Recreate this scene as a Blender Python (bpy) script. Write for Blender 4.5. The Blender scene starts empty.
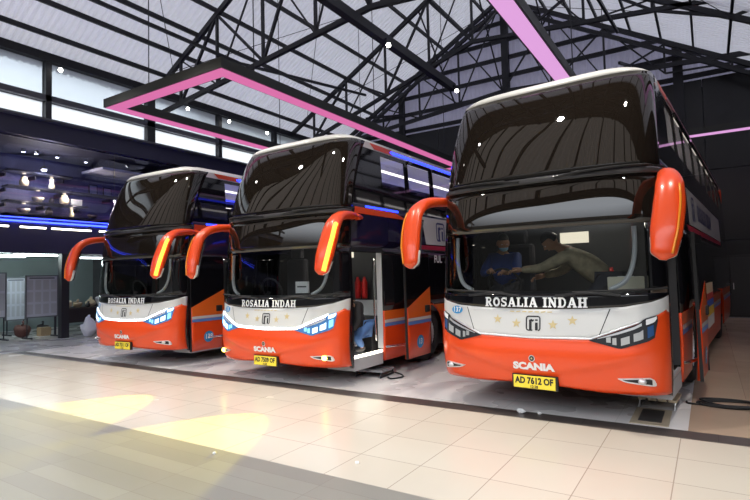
import bpy, bmesh, math, random
from mathutils import Vector, Matrix
random.seed(7)
SC = bpy.context.scene
COL = SC.collection
PI = math.pi

# ------------------------------------------------------------------ camera, world, exposure
CAM_F, CAM_YAW, CAM_PITCH, CAM_ROLL = 520.1, .5695, .04976, -.0247
cd = bpy.data.cameras.new('camera'); co = bpy.data.objects.new('camera', cd); COL.objects.link(co)
cd.sensor_fit = 'HORIZONTAL'; cd.sensor_width = 36.0; cd.lens = CAM_F / 750 * 36; cd.clip_start = .05; cd.clip_end = 300
cy, sy, cp, sp = math.cos(CAM_YAW), math.sin(CAM_YAW), math.cos(CAM_PITCH), math.sin(CAM_PITCH)
fwd = Vector((-sy * cp, cy * cp, sp)); rt = Vector((cy, sy, 0)); upv = rt.cross(fwd)
cr, sr = math.cos(CAM_ROLL), math.sin(CAM_ROLL)
r2 = cr * rt + sr * upv; u2 = -sr * rt + cr * upv
M4 = Matrix((r2, u2, -fwd)).transposed().to_4x4(); M4.translation = (0, 0, 1.6)
co.matrix_world = M4
SC.camera = co

WORLD_STRENGTH = 3.3
w = bpy.data.worlds.new('daylight'); SC.world = w; w.use_nodes = True
nt = w.node_tree; nt.nodes.clear()
tc = nt.nodes.new('ShaderNodeTexCoord'); sx = nt.nodes.new('ShaderNodeSeparateXYZ')
rp = nt.nodes.new('ShaderNodeValToRGB'); bg = nt.nodes.new('ShaderNodeBackground'); wo = nt.nodes.new('ShaderNodeOutputWorld')
nt.links.new(tc.outputs['Generated'], sx.inputs[0]); nt.links.new(sx.outputs['Z'], rp.inputs[0])
nt.links.new(rp.outputs[0], bg.inputs[0]); nt.links.new(bg.outputs[0], wo.inputs[0])
e = rp.color_ramp.elements
e[0].position = .0; e[0].color = (.04, .04, .038, 1); e[1].position = .6; e[1].color = (.93, .97, 1.0, 1)
x = e.new(.23); x.color = (.05, .05, .05, 1); x = e.new(.34); x.color = (.86, .92, 1.0, 1)
bg.inputs[1].default_value = WORLD_STRENGTH
SC.view_settings.view_transform = 'Standard'; SC.view_settings.look = 'None'
SC.view_settings.exposure = 0.3; SC.view_settings.gamma = 1.0; SC.view_settings.use_curve_mapping = False

# ------------------------------------------------------------------ materials
MATS = {}
def mat(name, col, rough=.5, metal=0, spec=.5, coat=0, emit=None, es=0, bump=None, noise=None):
    if name in MATS: return MATS[name]
    m = bpy.data.materials.new(name); m.use_nodes = True; t = m.node_tree
    b = t.nodes['Principled BSDF']
    b.inputs['Base Color'].default_value = (*col, 1); b.inputs['Roughness'].default_value = rough
    b.inputs['Metallic'].default_value = metal; b.inputs['Specular IOR Level'].default_value = spec
    b.inputs['Coat Weight'].default_value = coat; b.inputs['Coat Roughness'].default_value = .04
    if emit:
        b.inputs['Emission Color'].default_value = (*emit, 1); b.inputs['Emission Strength'].default_value = es
    if noise:      # (scale, amount): gentle wear
        tcn = t.nodes.new('ShaderNodeTexCoord'); n = t.nodes.new('ShaderNodeTexNoise'); n.inputs['Scale'].default_value = noise[0]; n.inputs['Detail'].default_value = 5
        mx = t.nodes.new('ShaderNodeMix'); mx.data_type = 'RGBA'; a = noise[1]
        mx.inputs[6].default_value = (*[c * (1 - a) for c in col], 1); mx.inputs[7].default_value = (*[min(1, c * (1 + a)) for c in col], 1)
        t.links.new(tcn.outputs['Object'], n.inputs['Vector']); t.links.new(n.outputs['Fac'], mx.inputs[0]); t.links.new(mx.outputs[2], b.inputs['Base Color'])
    MATS[name] = m; return m

def glass(name, tint, rough=0.0, ior=1.5):
    if name in MATS: return MATS[name]
    m = bpy.data.materials.new(name); m.use_nodes = True; t = m.node_tree; t.nodes.clear()
    o = t.nodes.new('ShaderNodeOutputMaterial'); mx = t.nodes.new('ShaderNodeMixShader'); f = t.nodes.new('ShaderNodeFresnel')
    tr = t.nodes.new('ShaderNodeBsdfTransparent'); g = t.nodes.new('ShaderNodeBsdfGlossy')
    tr.inputs[0].default_value = (*tint, 1); g.inputs['Roughness'].default_value = rough; f.inputs[0].default_value = ior
    t.links.new(f.outputs[0], mx.inputs[0]); t.links.new(tr.outputs[0], mx.inputs[1]); t.links.new(g.outputs[0], mx.inputs[2]); t.links.new(mx.outputs[0], o.inputs[0])
    MATS[name] = m; return m

def tile_mat(name, c1, c2, grout, tx, ty, ox, oy, rough, gw=.004, mottled=.10, coat=0.0, spec=.5):
    """square-grid tiles in world metres with a thin joint, plus large soft wear"""
    m = bpy.data.materials.new(name); m.use_nodes = True; t = m.node_tree; b = t.nodes['Principled BSDF']
    tcn = t.nodes.new('ShaderNodeTexCoord'); sep = t.nodes.new('ShaderNodeSeparateXYZ'); t.links.new(tcn.outputs['Object'], sep.inputs[0])
    def math_(op, a, bb=None):
        n = t.nodes.new('ShaderNodeMath'); n.operation = op
        for i, vv in enumerate((a, bb)):
            if vv is None: continue
            if isinstance(vv, (int, float)): n.inputs[i].default_value = vv
            else: t.links.new(vv, n.inputs[i])
        return n.outputs[0]
    def line(s, size, off):
        q = math_('DIVIDE', math_('SUBTRACT', s, off), size); fr = math_('FRACT', q)
        d = math_('MINIMUM', fr, math_('SUBTRACT', 1.0, fr))
        return math_('LESS_THAN', d, gw / size), math_('FLOOR', q)
    lx, ix = line(sep.outputs['X'], tx, ox); ly, iy = line(sep.outputs['Y'], ty, oy)
    g = math_('MAXIMUM', lx, ly)
    cmb = t.nodes.new('ShaderNodeCombineXYZ'); t.links.new(ix, cmb.inputs[0]); t.links.new(iy, cmb.inputs[1])
    wn = t.nodes.new('ShaderNodeTexWhiteNoise'); t.links.new(cmb.outputs[0], wn.inputs[0])
    no = t.nodes.new('ShaderNodeTexNoise'); no.inputs['Scale'].default_value = 1.3; no.inputs['Detail'].default_value = 2; t.links.new(tcn.outputs['Object'], no.inputs['Vector'])
    f = math_('ADD', math_('MULTIPLY', wn.outputs['Value'], .45), math_('MULTIPLY', no.outputs['Fac'], .55))
    mx = t.nodes.new('ShaderNodeMix'); mx.data_type = 'RGBA'; mx.inputs[6].default_value = (*c1, 1); mx.inputs[7].default_value = (*c2, 1); t.links.new(f, mx.inputs[0])
    m2 = t.nodes.new('ShaderNodeMix'); m2.data_type = 'RGBA'; m2.inputs[7].default_value = (*grout, 1)
    t.links.new(g, m2.inputs[0]); t.links.new(mx.outputs[2], m2.inputs[6]); t.links.new(m2.outputs[2], b.inputs['Base Color'])
    rr = math_('ADD', rough, math_('MULTIPLY', no.outputs['Fac'], .16)); t.links.new(rr, b.inputs['Roughness'])
    b.inputs['Specular IOR Level'].default_value = spec
    MATS[name] = m; return m

ORANGE = mat('orange_paint', (.80, .072, .010), .3, coat=.3)
AMBERP = mat('amber_orange_paint', (.80, .155, .02), .3, coat=.5)
WHITEP = mat('white_paint', (.66, .66, .65), .3, coat=.4)
BLACKG = mat('black_gloss', (.006, .006, .008), .05, spec=.6)
BLACKW = mat('black_windscreen', (.012, .009, .007), .015, spec=.75)
BLACKM = mat('black_matt', (.012, .012, .014), .6)
NAVYG = mat('navy_gloss', (.012, .010, .035), .08)
STEELB = mat('black_steel', (.012, .012, .018), .55)
CHROME = mat('chrome', (.8, .8, .8), .12, metal=1)
SILVER = mat('silver', (.72, .72, .74), .3, metal=.6)
RUBBER = mat('rubber', (.015, .015, .016), .75)
GREYI = mat('grey_trim', (.32, .33, .35), .6)
DARKI = mat('dark_trim', (.03, .03, .034), .6)
GOLD = mat('pale_gold', (.62, .50, .26), .5)
BLUEB = mat('badge_blue', (.02, .28, .62), .4)
STRIPEB = mat('stripe_blue', (.10, .24, .62), .35)
MAGENTA = mat('crimson_paint', (.45, .02, .06), .35)
YELLOWP = mat('plate_yellow', (.90, .70, .05), .45)
TEXTW = mat('text_white', (.88, .88, .88), .5)
TEXTK = mat('text_black', (.012, .012, .015), .5)
GLASSF = glass('clear_glass', (.84, .87, .87))
GLASST = glass('tinted_glass', (.34, .34, .40))
GLASSC = glass('pane_glass', (.92, .95, .97))
GLASSW = glass('frosted_pane_glass', (.92, .95, .97))
for _g, _k in ((GLASSC, .62), (GLASSW, .95)):
  _t = _g.node_tree; _o = [n for n in _t.nodes if n.type == 'OUTPUT_MATERIAL'][0]; _m = _t.nodes.new('ShaderNodeMixShader'); _l = _t.nodes.new('ShaderNodeBsdfTranslucent')
  _l.inputs[0].default_value = (.86, .90, .92, 1) if _k < .9 else (.97, .98, .98, 1); _m.inputs[0].default_value = _k; _t.links.new(_o.inputs[0].links[0].from_socket, _m.inputs[1]); _t.links.new(_l.outputs[0], _m.inputs[2]); _t.links.new(_m.outputs[0], _o.inputs[0])
GLASSM = glass('showcase_glass', (.78, .80, .97))
def emis(name, col, s): return mat(name, (.02, .02, .02), .5, emit=col, es=s)
DRLW = emis('running_light', (.86, .93, 1), 5); HLB = emis('headlamp_lit', (.22, .62, 1), 1.6); HLW = emis('headlamp_white', (.62, .85, 1), 2.4)
FOGY = emis('fog_lit', (1, .72, .08), 14); AMBL = emis('amber_lit', (1, .30, .03), 3.2); LEDB = emis('blue_led', (.015, .035, 1), 4.5)
PINKL = emis('pink_led', (.72, .16, .40), .78); LILACL = emis('lilac_led', (.74, .36, .72), .82); STEPL = emis('step_led', (1, .92, .75), 7); CABL = emis('cabin_led', (1, .93, .78), 6.0)
TUBEL = emis('fluorescent', (.85, 1, .98), 30); SPOTL = emis('spot_lit', (1, .97, .88), 14); NEONB = emis('neon_blue', (.03, .06, 1), 6); WARML = emis('warm_lit', (1, .78, .42), 1.6)

# ------------------------------------------------------------------ mesh helper
def tag(o, label=None, cat=None, group=None, kind=None):
    if label: o['label'] = label
    if cat: o['category'] = cat
    if group: o['group'] = group
    if kind: o['kind'] = kind
    return o
def empty(name, loc=(0, 0, 0), rz=0, label=None, cat=None, group=None):
    o = bpy.data.objects.new(name, None); COL.objects.link(o); o.location = loc; o.rotation_euler = (0, 0, rz)
    o.empty_display_size = .2
    return tag(o, label, cat, group)

class MB:
    def __init__(s): s.v = []; s.f = []
    def add(s, vs, fs):
        n = len(s.v); s.v += [tuple(p) for p in vs]; s.f += [tuple(i + n for i in q) for q in fs]; return s
    def box(s, c, d, rz=0, M=None):
        hx, hy, hz = d[0] / 2, d[1] / 2, d[2] / 2
        vs = [Vector((a * hx, b * hy, g * hz)) for a in (-1, 1) for b in (-1, 1) for g in (-1, 1)]
        if M is None: M = Matrix.Rotation(rz, 3, 'Z')
        vs = [M @ p + Vector(c) for p in vs]
        return s.add(vs, [(0, 1, 3, 2), (4, 6, 7, 5), (0, 4, 5, 1), (2, 3, 7, 6), (0, 2, 6, 4), (1, 5, 7, 3)])
    def bar(s, p, q, w, h, up=(0, 0, 1)):
        p, q = Vector(p), Vector(q); d = (q - p); L = d.length; d.normalize(); u = Vector(up)
        if abs(d.dot(u)) > .98: u = Vector((0, 1, 0))
        a = d.cross(u).normalized(); b = a.cross(d)
        return s.box((p + q) / 2, (w, L, h), M=Matrix((a, d, b)).transposed())
    def tube(s, pts, r, n=8, close=False, flat=1.0, caps=True):
        pts = [Vector(p) for p in pts]; rs = r if isinstance(r, (list, tuple)) else [r] * len(pts)
        t0 = (pts[1] - pts[0]).normalized(); u = Vector((0, 0, 1)) if abs(t0.z) < .9 else Vector((1, 0, 0))
        u = (u - t0 * u.dot(t0)).normalized(); vs = []; fs = []
        for i, p in enumerate(pts):
            if close: t = (pts[(i + 1) % len(pts)] - pts[i - 1]).normalized()
            else: t = (pts[min(i + 1, len(pts) - 1)] - pts[max(i - 1, 0)]).normalized()
            u = (u - t * u.dot(t)).normalized(); b = t.cross(u)
            ra, rb = rs[i] if isinstance(rs[i], (list, tuple)) else (rs[i], rs[i] * flat)
            for k in range(n):
                a = 2 * PI * k / n; vs.append(p + u * math.cos(a) * ra + b * math.sin(a) * rb)
        m = len(pts)
        for i in range(m if close else m - 1):
            for k in range(n):
                j = (i + 1) % m; fs.append((i * n + k, i * n + (k + 1) % n, j * n + (k + 1) % n, j * n + k))
        if caps and not close: fs.append(tuple(range(n - 1, -1, -1))); fs.append(tuple((m - 1) * n + k for k in range(n)))
        return s.add(vs, fs)
    def lathe(s, prof, c=(0, 0, 0), n=24, axis='Z'):
        vs = []; fs = []; m = len(prof)
        for k in range(n):
            a = 2 * PI * k / n
            for r, z in prof:
                p = (r * math.cos(a), r * math.sin(a), z)
                if axis == 'X': p = (z, r * math.cos(a), r * math.sin(a))
                if axis == 'Y': p = (r * math.cos(a), z, r * math.sin(a))
                vs.append((p[0] + c[0], p[1] + c[1], p[2] + c[2]))
        for k in range(n):
            for i in range(m - 1):
                k2 = (k + 1) % n; fs.append((k * m + i, k2 * m + i, k2 * m + i + 1, k * m + i + 1))
        return s.add(vs, fs)
    def ell(s, c, r, n=16, m=10, M=None):
        vs = []; fs = []
        for i in range(m + 1):
            th = PI * i / m
            for k in range(n):
                a = 2 * PI * k / n; p = Vector((r[0] * math.sin(th) * math.cos(a), r[1] * math.sin(th) * math.sin(a), r[2] * math.cos(th)))
                if M: p = M @ p
                vs.append(p + Vector(c))
        for i in range(m):
            for k in range(n): fs.append((i * n + k, i * n + (k + 1) % n, (i + 1) * n + (k + 1) % n, (i + 1) * n + k))
        return s.add(vs, fs)
    def grid(s, fn, nu, nv):
        vs = [fn(i / nu, j / nv) for i in range(nu + 1) for j in range(nv + 1)]
        fs = [(i * (nv + 1) + j, (i + 1) * (nv + 1) + j, (i + 1) * (nv + 1) + j + 1, i * (nv + 1) + j + 1) for i in range(nu) for j in range(nv)]
        return s.add(vs, fs)
    def prism(s, poly, fn0, fn1):
        """2-D outline mapped to two faces"""
        n = len(poly); vs = [fn0(*p) for p in poly] + [fn1(*p) for p in poly]
        return s.add(vs, [tuple(range(n - 1, -1, -1)), tuple(range(n, 2 * n))] + [(i, (i + 1) % n, n + (i + 1) % n, n + i) for i in range(n)])
    def build(s, name, m, parent=None, smooth=False, loc=None, bevel=0, solid=0, weld=False, auto=None):
        me = bpy.data.meshes.new(name); me.from_pydata(s.v, [], s.f); me.update()
        bm = bmesh.new(); bm.from_mesh(me)
        if weld: bmesh.ops.remove_doubles(bm, verts=bm.verts, dist=1e-5)
        bmesh.ops.recalc_face_normals(bm, faces=bm.faces); bm.to_mesh(me); bm.free()
        if smooth: me.shade_smooth() if hasattr(me, 'shade_smooth') else None
        me.materials.append(m)
        o = bpy.data.objects.new(name, me); COL.objects.link(o)
        if parent: o.parent = parent
        if loc: o.location = loc
        if solid:
            md = o.modifiers.new('thick', 'SOLIDIFY'); md.thickness = solid; md.offset = -1
        if bevel:
            md = o.modifiers.new('bev', 'BEVEL'); md.width = bevel; md.segments = 2; md.limit_method = 'ANGLE'
        return o

def smooth_path(pts, n=6):
    P = [Vector(p) for p in pts]; out = []
    for i in range(len(P) - 1):
        a, b, c, d = P[max(i - 1, 0)], P[i], P[i + 1], P[min(i + 2, len(P) - 1)]
        for k in range(n):
            t = k / n; out.append(.5 * ((2 * b) + (c - a) * t + (2 * a - 5 * b + 4 * c - d) * t * t + (3 * b - a - 3 * c + d) * t ** 3))
    out.append(P[-1]); return out
def lerp_list(vals, n=6):
    out = []
    for a, b in zip(vals, vals[1:]):
        for k in range(n):
            t = k / n; t = t * t * (3 - 2 * t)
            out.append(tuple(x + (y - x) * t for x, y in zip(a, b)) if isinstance(a, tuple) else a + (b - a) * t)
    out.append(vals[-1]); return out
def tab(T):
    """smooth monotone interpolation of a table"""
    xs = [a for a, _ in T]; ys = [b for _, b in T]; n = len(T)
    d = [(ys[i + 1] - ys[i]) / (xs[i + 1] - xs[i]) for i in range(n - 1)]
    m = [d[0]] + [(0 if d[i - 1] * d[i] <= 0 else 2 * d[i - 1] * d[i] / (d[i - 1] + d[i])) for i in range(1, n - 1)] + [d[-1]]
    def f(v):
        if v <= xs[0]: return ys[0]
        if v >= xs[-1]: return ys[-1]
        i = max(k for k in range(n - 1) if xs[k] <= v); h = xs[i + 1] - xs[i]; t = (v - xs[i]) / h
        return ys[i] * (1 + 2 * t) * (1 - t) ** 2 + h * m[i] * t * (1 - t) ** 2 + ys[i + 1] * t * t * (3 - 2 * t) + h * m[i + 1] * t * t * (t - 1)
    return f
def lin(T):
    def f(v):
        if v <= T[0][0]: return T[0][1]
        for (a, b), (c, d) in zip(T, T[1:]):
            if v <= c: return b + (d - b) * (v - a) / (c - a)
        return T[-1][1]
    return f

# ------------------------------------------------------------------ lettering
def text2d(s, size, bold=0.0):
    cu = bpy.data.curves.new('lettering', 'FONT'); cu.body = s; cu.size = size; cu.align_x = 'CENTER'; cu.align_y = 'CENTER'
    cu.offset = bold; cu.resolution_u = 3; cu.fill_mode = 'FRONT'
    o = bpy.data.objects.new('lettering', cu); COL.objects.link(o)
    dg = bpy.context.evaluated_depsgraph_get(); me = bpy.data.meshes.new_from_object(o.evaluated_get(dg))
    vs = [(v.co.x, v.co.y) for v in me.vertices]; fs = [tuple(p.vertices) for p in me.polygons]
    bpy.data.objects.remove(o); bpy.data.curves.remove(cu); bpy.data.meshes.remove(me)
    return vs, fs
def strokes2d(strokes):
    vs = []; fs = []
    for pts, wd in strokes:
        for (ax, ay), (bx, by) in zip(pts, pts[1:]):
            dx, dy = bx - ax, by - ay; L = math.hypot(dx, dy) or 1; nx, ny = -dy / L * wd / 2, dx / L * wd / 2; n = len(vs)
            vs += [(ax + nx, ay + ny), (ax - nx, ay - ny), (bx - nx, by - ny), (bx + nx, by + ny)]; fs.append((n, n + 1, n + 2, n + 3))
    return vs, fs
def arc(cx, cy_, rx, ry, a0, a1, n=10): return [(cx + rx * math.cos(math.radians(a0 + (a1 - a0) * i / n)), cy_ + ry * math.sin(math.radians(a0 + (a1 - a0) * i / n))) for i in range(n + 1)]
T_, S_ = .25, .13
GLYPH = {
 'I': (.46, [([(.23, 0), (.23, 1)], T_), ([(0, .06), (.46, .06)], S_), ([(0, .94), (.46, .94)], S_)]),
 'L': (.74, [([(.22, 0), (.22, 1)], T_), ([(0, .94), (.46, .94)], S_), ([(0, .07), (.74, .07)], S_ + .02), ([(.68, .05), (.68, .36)], .13)]),
 'O': (.86, [(arc(.43, .5, .31, .41, 0, 360, 20), .22)]),
 'R': (.88, [([(.22, 0), (.22, 1)], T_), ([(0, .94), (.5, .94)], S_), ([(0, .06), (.44, .06)], S_), ([(.2, .93), (.48, .93)] + arc(.48, .72, .2, .21, 90, -90, 8) + [(.2, .51)], .17), ([(.42, .5), (.72, .06)], .22), ([(.6, .06), (.88, .06)], S_)]),
 'S': (.74, [(arc(.37, .72, .24, .2, 40, 270, 10) + arc(.37, .28, .25, .21, 90, -140, 10), .2), ([(.64, .68), (.64, .98)], .1), ([(.09, .02), (.09, .33)], .1)]),
 'A': (.92, [([(.46, 1), (.15, .04)], .16), ([(.46, 1), (.76, .04)], .25), ([(.25, .32), (.68, .32)], S_), ([(0, .06), (.34, .06)], S_), ([(.54, .06), (.92, .06)], S_)]),
 'N': (.92, [([(.18, 0), (.18, 1)], .15), ([(.74, 0), (.74, 1)], .15), ([(.15, .98), (.76, .03)], .25), ([(0, .06), (.36, .06)], S_), ([(0, .94), (.26, .94)], S_), ([(.56, .94), (.92, .94)], S_)]),
 'D': (.88, [([(.22, 0), (.22, 1)], T_), ([(0, .94), (.44, .94)] + arc(.44, .5, .31, .44, 90, -90, 12) + [(0, .06)], .17)]),
 'H': (.94, [([(.22, 0), (.22, 1)], T_), ([(.72, 0), (.72, 1)], T_), ([(.2, .5), (.74, .5)], S_)] + [([(x0, z0), (x0 + .44, z0)], S_) for x0 in (0, .5) for z0 in (.06, .94)]),
 ' ': (.42, [])}
def slab_words(s, height, width):
    out = []; tot = slab2d(s, height, width); pos = 0
    ws = s.split(' '); cnt = 0
    for w_ in ws:
        k = sum(len(strokes2d(GLYPH[c][1])[1]) for c in w_); n0 = cnt * 1
        fs = tot[1][n0:n0 + k]; used = sorted({i for q in fs for i in q}); mp = {i: j for j, i in enumerate(used)}
        out.append(([tot[0][i] for i in used], [tuple(mp[i] for i in q) for q in fs])); cnt += k
    return out
def slab2d(s, height, width):
    adv = 0; out_v = []; out_f = []
    for ch in s:
        wd, st = GLYPH[ch]; v, f = strokes2d(st); n = len(out_v)
        out_v += [(a + adv, b) for a, b in v]; out_f += [tuple(i + n for i in q) for q in f]; adv += wd + .09
    k = width / (adv - .09)
    return [(a * k - width / 2, (b - .5) * height) for a, b in out_v], out_f

# ------------------------------------------------------------------ the hall
XW, XR, YF, YB, ZE, XM, ZR = -16.0, 5.0, 1.75, 22.0, 8.3, -7.0, 13.5
PITCH = (ZR - ZE) / (XM - XW)
def roof_z(x): return ZR - abs(x - XM) * PITCH
def struct(o): o['kind'] = 'structure'; return o
def slab(name, x0, x1, y0, y1, z0, z1, m): return struct(MB().box(((x0 + x1) / 2, (y0 + y1) / 2, (z0 + z1) / 2), (x1 - x0, y1 - y0, z1 - z0)).build(name, m))

CREAM = tile_mat('cream_tile', (.64, .565, .465), (.70, .635, .535), (.40, .33, .27), .605, .6, -.3, 5.73, .16, spec=.4)
GREYT = tile_mat('grey_plank_tile', (.24, .225, .20), (.34, .32, .275), (.20, .18, .16), 1.2, .2, -.2, 3.39, .30, gw=.002)
DARKS = tile_mat('dark_strip_tile', (.060, .048, .045), (.10, .085, .08), (.04, .03, .03), .6, .3, 0, 5.74, .25)
BAYF = tile_mat('bay_floor', (.71, .68, .675), (.76, .73, .72), (.58, .555, .54), 1.21, 1.2, .3, 6.02, .20, gw=.003)
SIDEF = tile_mat('side_floor', (.46, .44, .44), (.54, .52, .51), (.36, .34, .34), .6, .6, .1, 0, .2)
WETF = tile_mat('wet_brown_floor', (.42, .30, .215), (.56, .42, .31), (.36, .26, .19), 1.2, 1.2, .3, 6.02, .12, gw=.003)
slab('floor', -20.5, XR, YF, 3.39, -.1, 0, GREYT)
slab('floor_cream_tile', -13.9, XR, 3.39, 5.74, -.1, 0, CREAM)
slab('floor_dark_strip', -13.9, XR, 5.74, 6.02, -.1, 0, DARKS)
slab('floor_dark_edge', -13.98, -13.86, 6.02, 9.5, -.1, .0005, DARKS)
slab('floor_bus_bay', -13.9, -.25, 6.02, YB, -.1, 0, BAYF)
slab('floor_wet_side', -.25, XR, 6.02, YB, -.1, 0, WETF)
slab('floor_left_side', -20.5, -13.9, 3.39, YB, -.1, 0, SIDEF)

def sheet_mat(name, col, trans, amt):
    m = mat(name, col, .45, spec=.3, noise=(.5, .08)); t = m.node_tree; b = t.nodes['Principled BSDF']; o = t.nodes['Material Output']
    tl_ = t.nodes.new('ShaderNodeBsdfTranslucent'); tl_.inputs[0].default_value = (*trans, 1); mx = t.nodes.new('ShaderNodeMixShader'); mx.inputs[0].default_value = amt
    t.links.new(b.outputs[0], mx.inputs[1]); t.links.new(tl_.outputs[0], mx.inputs[2]); t.links.new(mx.outputs[0], o.inputs[0]); return m
SHEET = sheet_mat('translucent_corrugated_sheet', (.72, .71, .80), (.64, .63, .675), .20)     # daylight glows through the plastic roofing
GABLE = sheet_mat('gable_corrugated_sheet', (.60, .58, .72), (.56, .54, .72), .125)
def sheet(x0, x1, name, ya, yb, m):
    mb = MB(); per = .19; n = int((yb - ya) / per)
    prof = []
    for i in range(n + 1):
        y = ya + i * per
        prof += [(y, 0), (y + .05, 0), (y + .085, .06), (y + .145, .06), (y + .18, 0)]
    def fn(u, v):
        y, dz = prof[int(round(v * (len(prof) - 1)))]; xx = x0 + (x1 - x0) * u; return (xx, y, roof_z(xx) + .12 + dz)
    mb.grid(fn, 1, len(prof) - 1); return struct(mb.build(name, m))
DARKR = mat('unseen_dark_sheet', (.05, .045, .045), .5)  # unseen front roof, made dark and opaque to darken windscreen reflections
sheet(XW - .6, XM, 'ceiling', 5.0, YB, SHEET); sheet(XM, XR + .3, 'ceiling_right_slope', 5.0, YB, SHEET)
sheet(XW - .6, XM, 'ceiling_front', YF, 5.0, DARKR); sheet(XM, XR + .3, 'ceiling_front_right_slope', YF, 5.0, DARKR)
# corrugated back gable
mb = MB(); xs = []
x = XW
while x < XR:
    xs += [(x, 0), (x + .05, 0), (x + .085, .035), (x + .145, .035)]; x += .19
mb.grid(lambda u, v: (xs[int(round(u * (len(xs) - 1)))][0], YB + .05 + xs[int(round(u * (len(xs) - 1)))][1], 8.15 + v * (max(8.16, roof_z(xs[int(round(u * (len(xs) - 1)))][0]) + .3) - 8.15)), len(xs) - 1, 1)
struct(mb.build('wall_back_gable', GABLE))
mb = MB(); mb.grid(lambda u, v: (xs[int(round(u * (len(xs) - 1)))][0], YF + xs[int(round(u * (len(xs) - 1)))][1], 4.3 + v * (max(4.4, roof_z(xs[int(round(u * (len(xs) - 1)))][0]) + .14) - 4.3)), len(xs) - 1, 1)
FGABLE = sheet_mat('front_corrugated_sheet', (.62, .55, .48), (.80, .70, .62), .44)
struct(mb.build('wall_front_gable', FGABLE))
for k in range(18):
    xx = XW + .6 + k * 1.2; struct(MB().box((xx, YF + .1, (4.3 + roof_z(xx)) / 2), (.10, .1, roof_z(xx) - 4.3)).build('column', STEELB))
struct(MB().box(((XW + XR) / 2, YF, 4.28), (XR - XW, .25, .22)).build('trim_front_beam', STEELB))

def wallpanels(name, col, rough, px_, pz, ox=0, oz=0, seam=(.02, .02, .025), gw=.012):
    m = tile_mat(name, col, tuple(c * 1.25 for c in col), seam, px_, 50, ox, -25, rough, gw=gw); return m
WALLD = mat('dark_wall_panel', (.012, .012, .016), .32, spec=.5, noise=(.8, .3))
mbk = MB()
# back wall of large dark panels with narrow open joints
for i in range(12):
    for j in range(3):
        x0 = XW + .4 + i * 1.75 - .05; z0 = [0, 2.55, 5.1][j]; z1 = [2.53, 5.08, 8.42][j]
        mbk.box((x0 + .87, YB + .06, (z0 + z1) / 2), (1.735, .08, z1 - z0))
struct(mbk.build('wall_back', WALLD, bevel=.008))
slab('wall_back_core', XW, XR, YB + .1, YB + .25, 0, 8.4, mat('joint_grey', (.06, .06, .065), .7))
slab('wall_right', XR, XR + .2, YF, YB, 0, roof_z(XR) + .1, WALLD)

# left wall: clerestory band over a mezzanine and a ground-floor bay
NAVYW = mat('navy_wall', (.035, .033, .075), .35, noise=(1.2, .2))
COLB = mat('column_black', (.02, .02, .026), .45)
mb = MB()
mb.box((XW - .1, 8, 6.07), (.2, 28, .56)); mb.box((XW - .1, 8, 2.88), (.2, 28, .78)); mb.box((XW - .1, 8, 8.22), (.2, 28, .24))
mb.box((XW - .1, 18.5, 4.5), (.2, 7, 2.6)); mb.box((XW - .1, 16.2, 1.25), (.2, 11.6, 2.5))
struct(mb.build('wall_left', NAVYW))
mb = MB(); mb.box((XW + .06, 8, 6.98), (.16, 28, .17)); mb.box((XW + .10, 8, 6.33), (.22, 28, .06))
struct(mb.build('trim_clerestory_transom', mat('transom_grey', (.10, .105, .125), .5)))
mul = [-5.0, -1.9, 1.2, 4.3, 7.45, 10.75, 13.75, 16.85, 19.9]
n = 0
for a, b in zip(mul, mul[1:]):
    for z0, z1 in ((6.36, 6.9), (7.06, 8.1)):
        n += 1
        o = struct(MB().box((XW - .06, (a + b) / 2, (z0 + z1) / 2), (.02, b - a - .16, z1 - z0)).build('window_%d' % n, GLASSW if z0 < 7 else GLASSC))
        fr = MB()
        for yy in (a + .07, b - .07): fr.box((XW - .06, yy, (z0 + z1) / 2), (.05, .04, z1 - z0))
        for zz in (z0, z1): fr.box((XW - .06, (a + b) / 2, zz), (.05, b - a - .1, .035))
        fr.build('window_frame', COLB, o)
for y in mul:
    struct(MB().box((XW + .02, y, 7.3), (.24, .16 if y != 10.75 else .3, 2.0)).build('column', COLB))
struct(MB().box((XW - .12, 8.02, 1.25), (.2, .22, 2.5)).build('column', COLB))
struct(MB().box((XW + .02, 11.2, 1.25), (.35, .42, 2.5)).build('column', COLB))
slab('wall_recess_ground', -20.6, -20.5, -6, 14, 0, 2.6, mat('teal_grey_wall', (.34, .42, .42), .6, noise=(1, .1)))
slab('wall_recess_mezzanine', -18.6, -18.5, -6, 15, 2.6, 6.4, mat('dim_blue_wall', (.10, .10, .24), .5, noise=(.7, .3)))
slab('ceiling_recess_ground', -20.6, XW - .2, -6, 15, 2.56, 2.66, mat('recess_ceiling', (.3, .33, .34), .7))
slab('floor_mezzanine', -18.6, XW - .2, -6, 15, 3.18, 3.28, NAVYW)
slab('ceiling_mezzanine', -18.6, XW - .2, -6, 15, 5.76, 5.86, mat('recess_dark', (.03, .03, .05), .6))
slab('wall_recess_end', -20.6, XW - .2, 14.9, 15.0, 0, 6.4, NAVYW)
slab('wall_recess_start', -20.6, XW - .2, -6.1, -6.0, 0, 6.4, NAVYW)
slab('wall_recess_return', -20.5, XW - .2, 11.3, 11.4, 0, 2.55, mat('grey_block_wall', (.12, .125, .135), .7, noise=(3, .15)))
o = None
for i, (a, b) in enumerate([(-5.9, -.2), (-.2, 5.5), (5.5, 9.6), (9.6, 15)]):
    o = struct(MB().box((XW - .15, (a + b) / 2, 4.53), (.02, b - a - .03, 2.5)).build('window_%d' % (100 + i), GLASSM))

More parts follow.
